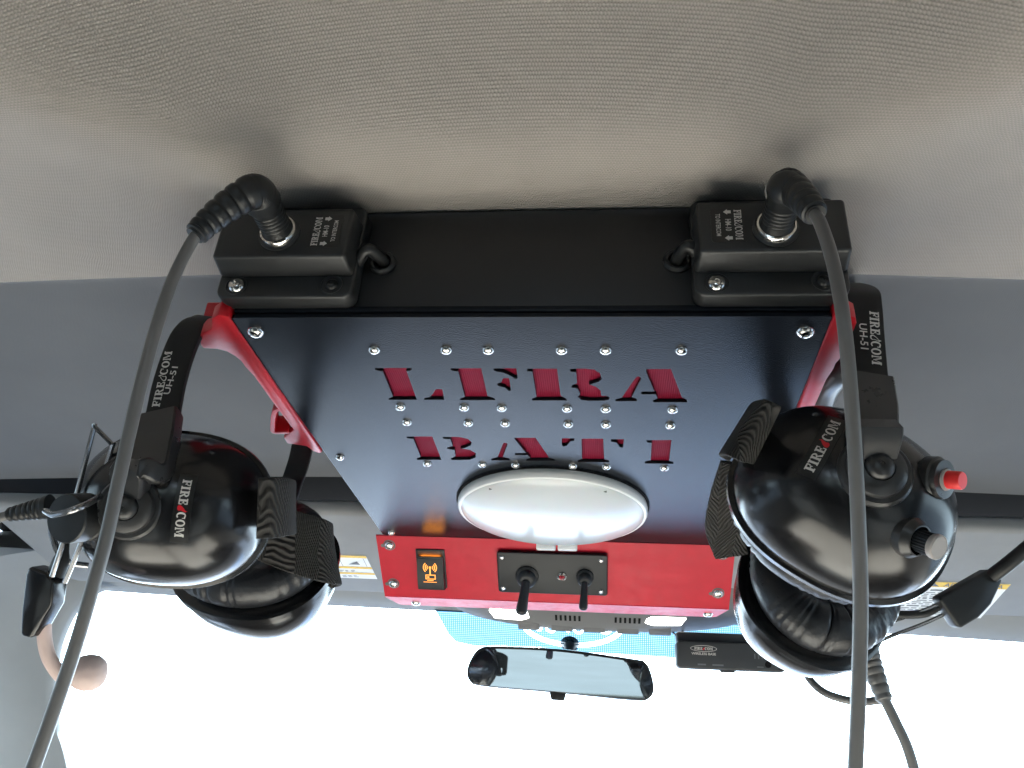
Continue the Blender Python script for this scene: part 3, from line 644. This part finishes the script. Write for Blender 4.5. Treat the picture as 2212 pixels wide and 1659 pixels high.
# far cup
FRf = frame(dep(1750, 1275, .515), cv(-.24, -.85, -.85), cv(-.62, .70, .1))
cupR2 = ear_cup(HR, FRf, 'far cup with its open cushion showing')
MB().strip(cat([onY(1700, 900, .56), dep(1690, 1000, .53), dep(1660, 1120, .53), dep(1650, 1220, .535)], 6), RIGHT, .018, .004).build('headband', M_['sleeve'], HR)
# webbing straps
MB().strip(cat([dep(1655, 940, .394), dep(1630, 931, .391), dep(1606, 925, .397), dep(1590, 930, .412), dep(1600, 946, .435)], 7), [cv(.56, .83, .05), cv(.54, .83, .05), cv(.5, .85, 0)], [.031, .032, .031, .028], .0024).build('strap', M_['webbing'], HR)
MB().strip(cat([dep(1588, 1000, .45), dep(1574, 1065, .466), dep(1562, 1140, .485), dep(1580, 1200, .50)], 7), [cv(.9, .1, .3), cv(.9, .2, .3)], [.016, .020, .021, .02], .0022).build('strap', M_['webbing'], HR)
# cord, plug
def plug(par, S, path, r0, r1):
    p = MB(); o_ = S @ V((0, 0, 0)); 
    p.lathe([(.0086, .001), (.0086, .0045), (.0081, .006), (.0080, .0265), (.0092, .0285)] + [(.0094 * math.cos(a * PI / 12), .0290 + .0094 * math.sin(a * PI / 12)) for a in range(0, 7)], S, 32)
    e = S @ V((0, 0, .0275)); strain(p, [e] + path, r0, r1); o = p.build('plug', M_['rubber'], par, 40)
    q = MB()
    for k in range(5): q.lathe([(.0082, .0085 + k * .0026), (.00845, .0092 + k * .0026), (.0082, .0100 + k * .0026)], S, 28)
    q.build('plug_ring', M_['rubber'], o); return e
def dsp(pts): return [dep(*p) for p in pts]
eR = plug(HR, SR, dsp([(1703, 402, .408), (1735, 430, .388), (1762, 464, .376)]), .0100, .0058)
MB().tube(cat(dsp([(1755, 455, .378), (1773, 485, .370), (1800, 570, .356), (1822, 690, .342), (1838, 850, .336), (1848, 1000, .333), (1855, 1150, .331), (1859, 1300, .329), (1855, 1480, .327), (1845, 1720, .325)]), 8), .00295, 14).build('cord', M_['cord'], HR)
# boom microphone mount with wires, at the right edge
bm_ = MB(); Fb = TX(dep(2093, 1283, .50), cv(.86, .52, .0), cv(.1, .25, 1))
bm_.prism([(-.0205, .0085), (-.0185, .0095), (.017, .0065), (.021, .004), (.021, -.0035), (.006, -.0105), (-.006, -.0125), (-.0185, -.0115), (-.0205, -.010)], -.005, .005, Fb, .0018, 3)
boom = bm_.build('microphone_boom', M_['rubber'], HR)
MB().tube(cat(dsp([(2142, 1245, .50), (2180, 1216, .495), (2260, 1150, .49)]), 6), .0042, 14).build('boom_tube', M_['rubber'], HR)
MB().tube(cat(dsp([(2048, 1302, .50), (2028, 1309, .50)]), 2), [.0042, .0042, .0048], 14).build('boom_ferrule', M_['rubber'], HR)
MB().tube(cat(dsp([(2030, 1308, .50), (2000, 1324, .50), (1960, 1328, .502), (1915, 1325, .505)]), 6), .0026, 12).build('boom_cord', M_['rubber'], HR)
for pts in ([(2062, 1292, .498), (1985, 1322, .50), (1940, 1338, .503), (1890, 1352, .51)], [(2070, 1312, .498), (2000, 1345, .50), (1930, 1372, .505), (1870, 1398, .51)]):
    MB().tube(cat(dsp(pts), 5), .0011, 8).build('boom_wire', M_['wire'], HR)
# lower cords of the far cup
MB().lathe([(.0078, 0), (.0078, .003), (.005, .005)], TX(dep(1738, 1440, .535), RIGHT, cv(-.1, -1, .1)), 24).build('cord_boot', M_['rubber'], HR)
MB().tube(cat(dsp([(1738, 1436, .535), (1748, 1466, .53), (1785, 1498, .52), (1850, 1516, .51), (1902, 1512, .505)]), 8), .0024, 12).build('cord', M_['cord'], HR)
q = MB(); strain(q, dsp([(1868, 1395, .505), (1884, 1440, .50), (1912, 1515, .49)]), .0078, .0048, 6); q.build('cord_boot', M_['cord'], HR)
MB().tube(cat(dsp([(1908, 1505, .49), (1935, 1560, .485), (1962, 1620, .48), (1990, 1720, .475)]), 6), .0031, 12).build('cord', M_['cord'], HR)
MB().tube(cat(dsp([(1850, 770, .48), (1815, 800, .49), (1785, 835, .51), (1770, 880, .53)]), 6), .0085, 14).build('band_run', M_['clear'], HR)
# ---------- headset hanging on the left
HL = thing('headset', onY(440, 690, .39), 'black intercom headset with wire microphone boom, hanging left of the console', 'headset', 'intercom headsets')
FLn = frame(dep(374, 1098, .455), cv(.10, .16, 1), cv(.10, .99, 0)) @ Matrix.Scale(.93, 4)
cupL = ear_cup(HL, FLn, 'cup with a vertical name badge')
pvL = pivot(cupL, FLn, -.010, -.001)
badge(cupL, FLn, .0175, .001, -PI / 2)
MB().strip(cat([onY(640, 880, .60), onY(530, 760, .50), onY(470, 700, .425), onY(438, 692, .402), onY(410, 715, .392), onY(388, 760, .389), onY(366, 830, .386), onY(350, 910, .382)], 8), [V((.1, 1, 0)), V((.3, 1, 0)), RIGHT, RIGHT, RIGHT, RIGHT], .0185, .0042).build('headband', M_['sleeve'], HL)
bL = [o for o in HL.children if o.name.startswith('headband')][0]
on_band(bL, 342, 886, 370, 766, .3845, .0043, 'F'); on_band(bL, 366, 857, 385, 798, .3855, .0036, 'UH-51')
pl_ = pvL @ V((0, 0, .004))
yl = MB().strip(cat([onY(348, 900, .378), onY(337, 960, .372), onY(322, 1020, .366), pl_ + cv(.003, .019, .003), pl_ + cv(.001, .0075, .0)], 6), RIGHT + cv(0, 0, .2), [.0215, .0225, .0215, .0195, .016], .0105)
yl.build('yoke', M_['disc'], HL)
FLf = frame(dep(560, 1232, .565), cv(.10, -.80, -.55), cv(-.30, .25, .9))
cupL2 = ear_cup(HL, FLf, 'far cup below the folded strap')
MB().strip(cat([onY(655, 955, .565), onY(645, 1000, .565), onY(628, 1050, .565), dep(600, 1130, .56)], 6), RIGHT, .0165, .004).build('headband', M_['sleeve'], HL)
MB().strip(cat([dep(556, 1098, .432), dep(590, 1097, .436), dep(626, 1095, .452), dep(634, 1098, .475), dep(600, 1105, .50)], 7), [cv(0, 1, 0), cv(0, 1, 0)], [.032, .032, .030, .03], .0022).build('strap', M_['webbing'], HL)
MB().strip(cat([dep(560, 1140, .505), dep(630, 1168, .515), dep(700, 1190, .53), dep(722, 1200, .545), dep(690, 1215, .56)], 7), [cv(-.25, 1, 0), cv(-.2, 1, 0), cv(-.1, 1, 0)], [.035, .038, .040, .038], .0024).build('strap', M_['webbing'], HL)
eL = plug(HL, SL, dsp([(548, 414, .425), (500, 440, .42), (452, 478, .415), (420, 510, .41)]), .0102, .0058)
MB().tube(cat(dsp([(430, 500, .411), (410, 530, .408), (375, 600, .400), (340, 700, .390), (312, 800, .382), (283, 920, .374), (254, 1050, .366), (230, 1160, .360), (200, 1270, .354), (165, 1390, .350), (118, 1530, .345), (50, 1720, .338)]), 8), .0030, 14).build('cord', M_['cord'], HL)
# boom: wire loop, swivel, mount, gooseneck, foam ball
MB().tube(cat(dsp([(112, 1245, .425), (140, 1160, .425), (168, 1060, .425), (202, 928, .43), (206, 924, .43), (240, 958, .432), (242, 965, .432), (205, 1080, .42), (178, 1165, .418), (140, 1258, .425)]), 6), .00125, 8).build('boom_wire', M_['wire'], HL)
Fs = TX(dep(205, 1116, .425), cv(0, 1, 0), cv(-.30, .10, .95))
MB().lathe([(.0112, -.012), (.0122, 0), (.0122, .006), (.0114, .0066), (.0114, .008), (.0122, .0086), (.0122, .0175), (.0116, .0185), (0, .0188)], Fs, 36).build('boom_swivel', M_['rubber'], HL, 30)
MB().tube(cat(dsp([(98, 1104, .405), (118, 1112, .398), (162, 1100, .392), (205, 1080, .405), (222, 1066, .42)]), 6), .0016, 10).build('boom_wire', M_['wire'], HL)
MB().tube(cat(dsp([(112, 1120, .44), (112, 1150, .44), (125, 1190, .44), (150, 1215, .445), (190, 1222, .45)]), 6), .0017, 10).build('boom_wire', M_['wire'], HL)
MB().tube(cat(dsp([(140, 1170, .44), (135, 1200, .438), (118, 1250, .436)]), 4), [.0026, .0026, .0044, .0046], 14).build('boom_ferrule', M_['rubber'], HL)
Fm = TX(dep(95, 1295, .435), cv(.16, .98, 0), cv(-.25, .1, 1))
MB().prism([(-.019, .005), (-.019, -.002), (.0, -.0095), (.012, -.0085), (.0155, -.003), (.0165, .0085), (.012, .0095), (-.006, .0075)], -.005, .006, Fm, .0018, 3).build('boom_mount', M_['shell'], HL)
MB().tube(cat(dsp([(95, 1340, .436), (97, 1385, .436), (108, 1425, .436), (135, 1462, .438), (160, 1465, .44)]), 8), .0036, 14).build('gooseneck', M_['micfoam'], HL)
fb = MB(); Ff = TX(dep(186, 1453, .442), cv(0, 1, 0), cv(.98, .0, .1)); fb.lathe([(.0030, -.014), (.0050, -.0135), (.0062, -.010), (.0068, -.007), (.0086, -.003), (.0094, .001), (.0090, .005), (.0072, .008), (.004, .0098), (0, .0102)], Ff, 36); fb.build('microphone_foam', M_['micfoam'], HL, 60)
q = MB(); strain(q, dsp([(110, 1095, .445), (70, 1102, .445), (18, 1112, .445)]), .0068, .0038, 6); q.build('cord_boot', M_['rubber'], HL)
MB().tube(dsp([(30, 1110, .445), (0, 1118, .445), (-60, 1140, .445)]), .0026, 12).build('cord', M_['cord'], HL)
# ================================================================== FRONT OF THE CAB
def visor(name, xs, lab):
    root = thing(name, (sum(xs) / 2, .9, .3), lab, 'sun visor', 'sun visors')
    o = MB(); F = frame(V((sum(xs) / 2, .905, .2845)), V((0, -.155, -.988)), V((0, -1, 0))); hw = abs(xs[1] - xs[0]) / 2
    o.prism(rrect(-hw, -.1, hw, .1, .02, 6), -.010, .008, F, .006, 4); o.build('visor_board', M_['visor'], root, 50); return root, F
vl, VFl = visor('sun_visor', (-.70, -.215), 'grey sun visor with yellow striped label, left of the console'); vr, VFr = visor('sun_visor', (.13, .60), 'grey sun visor with yellow warning label, right of the console')
def vplane(F, u, v):
    n = F.to_3x3() @ V((0, 0, 1)); o = F @ V((0, 0, .0084)); r = ray(u, v); p = r * (n.dot(o) / n.dot(r)); q = F.inverted() @ p; return q.x, q.y
def vlabel(root, F, c, cols):
    ps = [vplane(F, *q) for q in c]; x0 = min(p[0] for p in ps); x1 = max(p[0] for p in ps); y0 = min(p[1] for p in ps); y1 = max(p[1] for p in ps); return x0, x1, y0, y1
T_ = lambda F, x, y, z=.0088: F @ Matrix.Translation((x, y, z))
x0, y0 = vplane(VFl, 700, 1247); x1, y1 = vplane(VFl, 790, 1201)
if x0 > x1: x0, x1 = x1, x0
if y0 > y1: y0, y1 = y1, y0
lbl = MB().polys([R_(x0, y0, x1, y1)], T_(VFl, 0, 0, .0082)).build('warning_label', M_['label'], vl); Hh = y1 - y0
MB().polys([R_(x0, y0 + Hh * a, x1, y0 + Hh * b) for a, b in ((.90, 1.0), (.44, .53), (.19, .27))], T_(VFl, 0, 0, .0085)).build('yellow_band', M_['yellow'], lbl)
MB().polys([[(x1 - .026, y0 + Hh * .62), (x1 - .014, y0 + Hh * .76), (x1 - .012, y0 + Hh * .62)], R_(x1 - .005, y0 + Hh * .55, x1 - .0045, y0 + Hh * .88), R_(x1 - .034, y0 + Hh * .55, x1 - .0335, y0 + Hh * .88)], T_(VFl, 0, 0, .0086)).build('pictogram', M_['ink'], lbl)
for q in (.35, .31, .12, .07): MB().polys([R_(x0 + .004 + i * .007, y0 + Hh * q, x0 + .004 + i * .007 + random.uniform(.003, .006), y0 + Hh * (q + .018)) for i in range(6)], T_(VFl, 0, 0, .0086)).build('text_line', M_['ink'], lbl)
xa, ya = vplane(VFr, 2172, 1262); xb, yb = vplane(VFr, 2118, 1336)
x1 = max(xa, xb); y1 = max(ya, yb); y0 = min(ya, yb); x0 = x1 - .20
lbr = MB().polys([R_(x0, y0, x1, y1)], T_(VFr, 0, 0, .0082)).build('warning_label', M_['label'], vr); Hh = y1 - y0
MB().polys([R_(x0, y0 + Hh * .86, x1, y1)], T_(VFr, 0, 0, .0085)).build('yellow_band', M_['yellow'], lbr)
font('AVERTISSEMENT', .0125, T_(VFr, x0 + .078, y0 + Hh * .925, .0087), M_['ink'], 'lettering', lbr, .095)
font('ADVERTENCIA', .0125, T_(VFr, x1 - .035, y0 + Hh * .925, .0087), M_['ink'], 'lettering', lbr, .06)
MB().polys([[(x1 - .083, y0 + Hh * .885), (x1 - .069, y0 + Hh * .885), (x1 - .076, y0 + Hh * .97)]], T_(VFr, 0, 0, .0087)).build('warning_triangle', M_['ink'], lbr)
for k, (q, h) in enumerate(((.76, .035), (.70, .018), (.65, .018), (.60, .018), (.53, .035), (.47, .018), (.42, .018), (.37, .018), (.30, .03), (.24, .018), (.19, .018), (.13, .018), (.08, .018))):
    xx = x0 + .006; ps = []
    while xx < x1 - .012: wd_ = random.uniform(.003, .011) * (1.4 if h > .02 else 1); ps.append(R_(xx, y0 + Hh * q, min(xx + wd_, x1 - .006), y0 + Hh * (q + h))); xx += wd_ + .0025
    MB().polys(ps, T_(VFr, 0, 0, .0086)).build('text_line', M_['ink'], lbr)
# map-light console
mc = thing('map_light_console', (-.01, 1.0, .28), 'grey map light console with two lit lamps above the mirror', 'map lights')
Fc = frame(V((-.012, .985, .262)), V((0, -.42, -.91)), V((0, -1, 0)))
mo = MB(); n = 48; vs = []; fs = []; rr = [0, .3, .55, .75, .88, .96, 1.0]
spq = sup(.190, .058, 2.6)
vs.append((0, 0, .020))
for r in rr[1:]:
    for i in range(n): x, y = spq(2 * PI * i / n); vs.append((x * r, y * r, .020 * (1 - r ** 3.2) ** .7 - (.012 if r == 1 else 0)))
for i in range(n): fs.append([0, 1 + i, 1 + (i + 1) % n])
for k in range(len(rr) - 2):
    for i in range(n): a = 1 + k * n; fs.append([a + i, a + n + i, a + n + (i + 1) % n, a + (i + 1) % n])
mo.add(vs, fs, Fc); mcb = mo.build('console_body', M_['mapbody'], mc, 60)
for x in (-.105, .075):
    sg = -1 if x < 0 else 1
    MB().prism([(-.022 * sg, -.008), (-.012 * sg, -.0125), (.020 * sg, -.0105), (.026 * sg, .003), (-.020 * sg, .006)][::sg], .0150, .0195, Fc @ Matrix.Translation((x, -.012, 0)), .001).build('lamp_lens', M_['lampon'], mc)
for x in (-.052, .018):
    for i in range(6): MB().box((x + i * .0055, -.020, .0185), (x + i * .0055 + .0026, -.011, .0206), .0003, Fc).build('vent_slot', M_['darkgap'], mc)
for i, x in enumerate((-.085, -.045, -.006, .034, .072)): MB().box((x - .013, -.046, .0085), (x + .013, -.032, .0165), .0015, Fc).build('push_key', M_['mapbody'], mc)
# rear-view mirror
rv = thing('rear_view_mirror', (-.06, 1.06, .186), 'wide rear-view mirror in a black frame hanging on the windshield', 'mirror')
Fv = frame(V((-.0605, 1.05, .1870)), V((.02, -1, -.122)), V((.02, 0, 1)))
def mout(k): return cat([V((x * k[0], y * k[1], 0)) for x, y in ((-.113, -.006), (-.108, -.019), (-.09, -.0235), (0, -.0245), (.09, -.0265), (.108, -.0235), (.1145, -.012), (.110, .008), (.103, .018), (.09, .0205), (0, .0265), (-.08, .0245), (-.098, .021), (-.107, .012))], 4, True)
MB().prism([(p.x, p.y) for p in mout((1, 1))], -.022, 0, Fv, .002).build('mirror_housing', M_['rubber'], rv, 40)
MB().prism([(p.x * .975, p.y * .90 - .0012) for p in mout((1, 1))], .0002, .0008, Fv).build('mirror_glass', M_['mirror'], rv)
MB().prism([(-.011, -.023), (.010, -.023), (.008, -.033), (-.008, -.033)], -.012, -.004, Fv, .001).build('dimmer_tab', M_['rubber'], rv)
MB().tube([Fv @ V((0, 0, -.018)), V((-.05, 1.075, .215)), V((-.05, 1.085, .228))], [.008, .007, .012], 14).build('mirror_stem', M_['rubber'], rv)
# windshield glass
wsm = MB(); vs = []; fs = []
for j in range(7):
    for i in range(31): vs.append(WS(xs[i], j / 6) + V((0, .12 * (1 - ((xs[i] + .05) / .8) ** 2) * 0, 0)))
for j in range(6):
    for i in range(30): a = j * 31 + i; fs.append([a, a + 1, a + 32, a + 31])
gl = bpy.data.materials.new('windshield_glass'); gl.use_nodes = True; nt = gl.node_tree; nt.nodes.clear(); out = nt.nodes.new('ShaderNodeOutputMaterial'); tr = nt.nodes.new('ShaderNodeBsdfTransparent'); tr.inputs[0].default_value = (.93, .96, .95, 1)
gs = nt.nodes.new('ShaderNodeBsdfGlossy'); gs.inputs['Roughness'].default_value = .02; mx = nt.nodes.new('ShaderNodeMixShader'); mx.inputs[0].default_value = .05
nt.links.new(tr.outputs[0], mx.inputs[1]); nt.links.new(gs.outputs[0], mx.inputs[2]); nt.links.new(mx.outputs[0], out.inputs[0])
struct(wsm.add(vs, fs).build('windshield', gl, sharp=80))
def onW(u, v, off=.002):
    r = ray(u, v); n = V((0, .55, .50)).normalized(); o = V((0, 1.055, .2515)); return r * ((n.dot(o) - off) / n.dot(r))
# perforated blue film with the oval maker's mark (seen from behind)
fm = bpy.data.materials.new('perforated_blue_film'); fm.use_nodes = True; nt = fm.node_tree; nt.nodes.clear(); out = nt.nodes.new('ShaderNodeOutputMaterial'); tr = nt.nodes.new('ShaderNodeBsdfTransparent')
tc = nt.nodes.new('ShaderNodeTexCoord'); sx_ = nt.nodes.new('ShaderNodeSeparateXYZ'); nt.links.new(tc.outputs['Object'], sx_.inputs[0])
per = .0026; a = mnode(nt, 'SINE', mnode(nt, 'MULTIPLY', sx_.outputs[0], 2 * PI / per)); b = mnode(nt, 'SINE', mnode(nt, 'MULTIPLY', sx_.outputs[2], 2 * PI / (per * .74)))
hole = mnode(nt, 'GREATER_THAN', mnode(nt, 'ADD', a, b), .75)
mc_ = nt.nodes.new('ShaderNodeMixRGB'); mc_.inputs[1].default_value = (.034, .088, .135, 1); mc_.inputs[2].default_value = (.16, .17, .18, 1); nt.links.new(hole, mc_.inputs[0]); nt.links.new(mc_.outputs[0], tr.inputs[0]); nt.links.new(tr.outputs[0], out.inputs[0])
fv = thing('windshield_film', onW(1200, 1370), 'blue perforated film strip with white oval mark across the windshield top', 'window film')
wo = onW(1236, 1345); xw = V((1, 0, .0)); yw = V((0, -.50, .55)).normalized(); OW = TX(wo, xw, xw.cross(yw)); OI = OW.inverted()
def ell(rx, ry): return [(rx * math.cos(2 * PI * i / 56), ry * math.sin(2 * PI * i / 56)) for i in range(56)]
def stroke(pts, w_):
    P = cat([V((x, y, 0)) for x, y in pts], 5); A = []; B = []
    for i in range(len(P)):
        t = (P[min(i + 1, len(P) - 1)] - P[max(i - 1, 0)]).normalized(); nn = V((-t.y, t.x, 0)) * (w_ / 2); A.append((P[i] + nn)[:2]); B.append((P[i] - nn)[:2])
    return A + B[::-1]
cuts = [ell(.0665, .0345), ell(.0630, .0310), ell(.0610, .0293), ell(.0594, .0279),
    stroke([(.046, .008), (.036, .013), (.028, .006), (.033, -.008), (.043, -.013), (.050, -.006)], .0034), stroke([(.048, .019), (.02, .022), (.002, .018)], .003), stroke([(.022, .003), (.014, .001)], .0028),
    stroke([(.012, .000), (.004, -.001), (.003, -.011), (.010, -.014), (.015, -.007)], .0030), stroke([(-.004, .004), (-.002, -.006), (-.006, -.014)], .0032), stroke([(-.009, .004), (-.015, .004), (-.018, .000)], .0028),
    stroke([(-.022, .000), (-.031, -.002), (-.032, -.011), (-.025, -.014), (-.020, -.008)], .0030), stroke([(-.040, .016), (-.038, .002), (-.040, -.012), (-.047, -.010)], .0030)]
cu = bpy.data.curves.new('film', 'CURVE'); cu.dimensions = '2D'; cu.fill_mode = 'FRONT'
fo = [(OI @ onW(u, v))[:2] for u, v in ((905, 1262), (945, 1326), (968, 1368), (985, 1386), (1020, 1394), (1240, 1407), (1480, 1422), (1700, 1436), (1700, 1262))]
for pts in [fo] + cuts:
    sp = cu.splines.new('POLY'); sp.points.add(len(pts) - 1); sp.use_cyclic_u = True
    for i, q in enumerate(pts): sp.points[i].co = (q[0], q[1], 0, 1)
to = bpy.data.objects.new('t', cu); COL.objects.link(to); bpy.context.view_layer.update()
fmm = bpy.data.meshes.new_from_object(to.evaluated_get(bpy.context.evaluated_depsgraph_get())); bpy.data.objects.remove(to)
fmm.transform(OW); fmm.name = 'film'; obj('film', fmm, fm, fv)
# dark radio unit on the windshield, right of the mirror
ru = thing('radio_unit', onY(1580, 1400, .98), 'dark grey wireless unit fixed at the windshield top beside the mirror', 'radio unit')
Fu = TX(onY(1578, 1416, .965), V((1, 0, .004)), V((0, -1, -.16)))
o = MB(); o.prism(rrect(-.0585, -.0155, .0585, .0140, .005), -.03, 0, Fu, .002, 3); o.prism([(-.0575, .0128), (.0575, .0128), (.0575, .024), (-.0575, .024)], -.03, -.008, Fu, .002); rub = o.build('unit_body', M_['device'], ru)
Tu = Fu @ Matrix.Translation((0, 0, .0003))
firecom(.0030, .020, Tu @ Matrix.Translation((-.029, .0062, 0)), rub, 'red')
MB().polys(arc(-.029, .0062, .0145, .0034, .0005, 0, 360, 30), Tu).build('oval_outline', M_['white'], rub)
font('WIRELESS BASE', .0036, Tu @ Matrix.Translation((-.029, .0005, 0)), M_['white'], 'lettering', rub, .0265)
MB().polys([R_(-.036, -.0115, -.027, -.0098), R_(-.020, -.0115, -.008, -.0098), R_(.028, -.0115, .035, -.0102)] + [R_(.0255 + i * .004, -.0025 + (.002 if i in (1, 2, 3) else 0) * 0, .0268 + i * .004, .003) for i in range(5)] + [R_(.0285, .0045, .0375, .0055)], Tu).build('panel_print', M_['ink'], rub)
MB().lathe([(.0035, 0), (.0032, .0006), (0, .0006)], Tu @ Matrix.Translation((.040, -.008, -.0004)), 20).build('port', M_['darkgap'], rub)
MB().prism([(-.012, -.0150), (.006, -.0150), (.004, -.0180), (-.010, -.0180)], -.012, -.004, Fu, .0006).build('release_tab', M_['device'], rub)
for a, b in (((1437, 1352), (1482, 1402)), ((1455, 1350), (1484, 1378))): MB().tube(cat([onY(*a, 1.03), onY((a[0] + b[0]) / 2 + 3, (a[1] + b[1]) / 2 - 2, 1.02), onY(*b, 1.0)], 5), .0013, 8).build('unit_cable', M_['wire'], rub)
# small sticker low on the glass
tm = bpy.data.materials.new('pale_sticker'); tm.use_nodes = True; nt = tm.node_tree; nt.nodes.clear(); out = nt.nodes.new('ShaderNodeOutputMaterial'); tr = nt.nodes.new('ShaderNodeBsdfTransparent'); tr.inputs[0].default_value = (.155, .16, .158, 1); nt.links.new(tr.outputs[0], out.inputs[0])
sk = MB().add([onW(u, v, .003) for u, v in ((264, 1557), (300, 1558), (291, 1609), (287, 1601), (282, 1608), (253, 1608))], [[0, 1, 2, 3, 4, 5]]).build('windshield_sticker', tm)
tag(sk, 'small pale see-through sticker low on the left of the windshield', 'sticker')
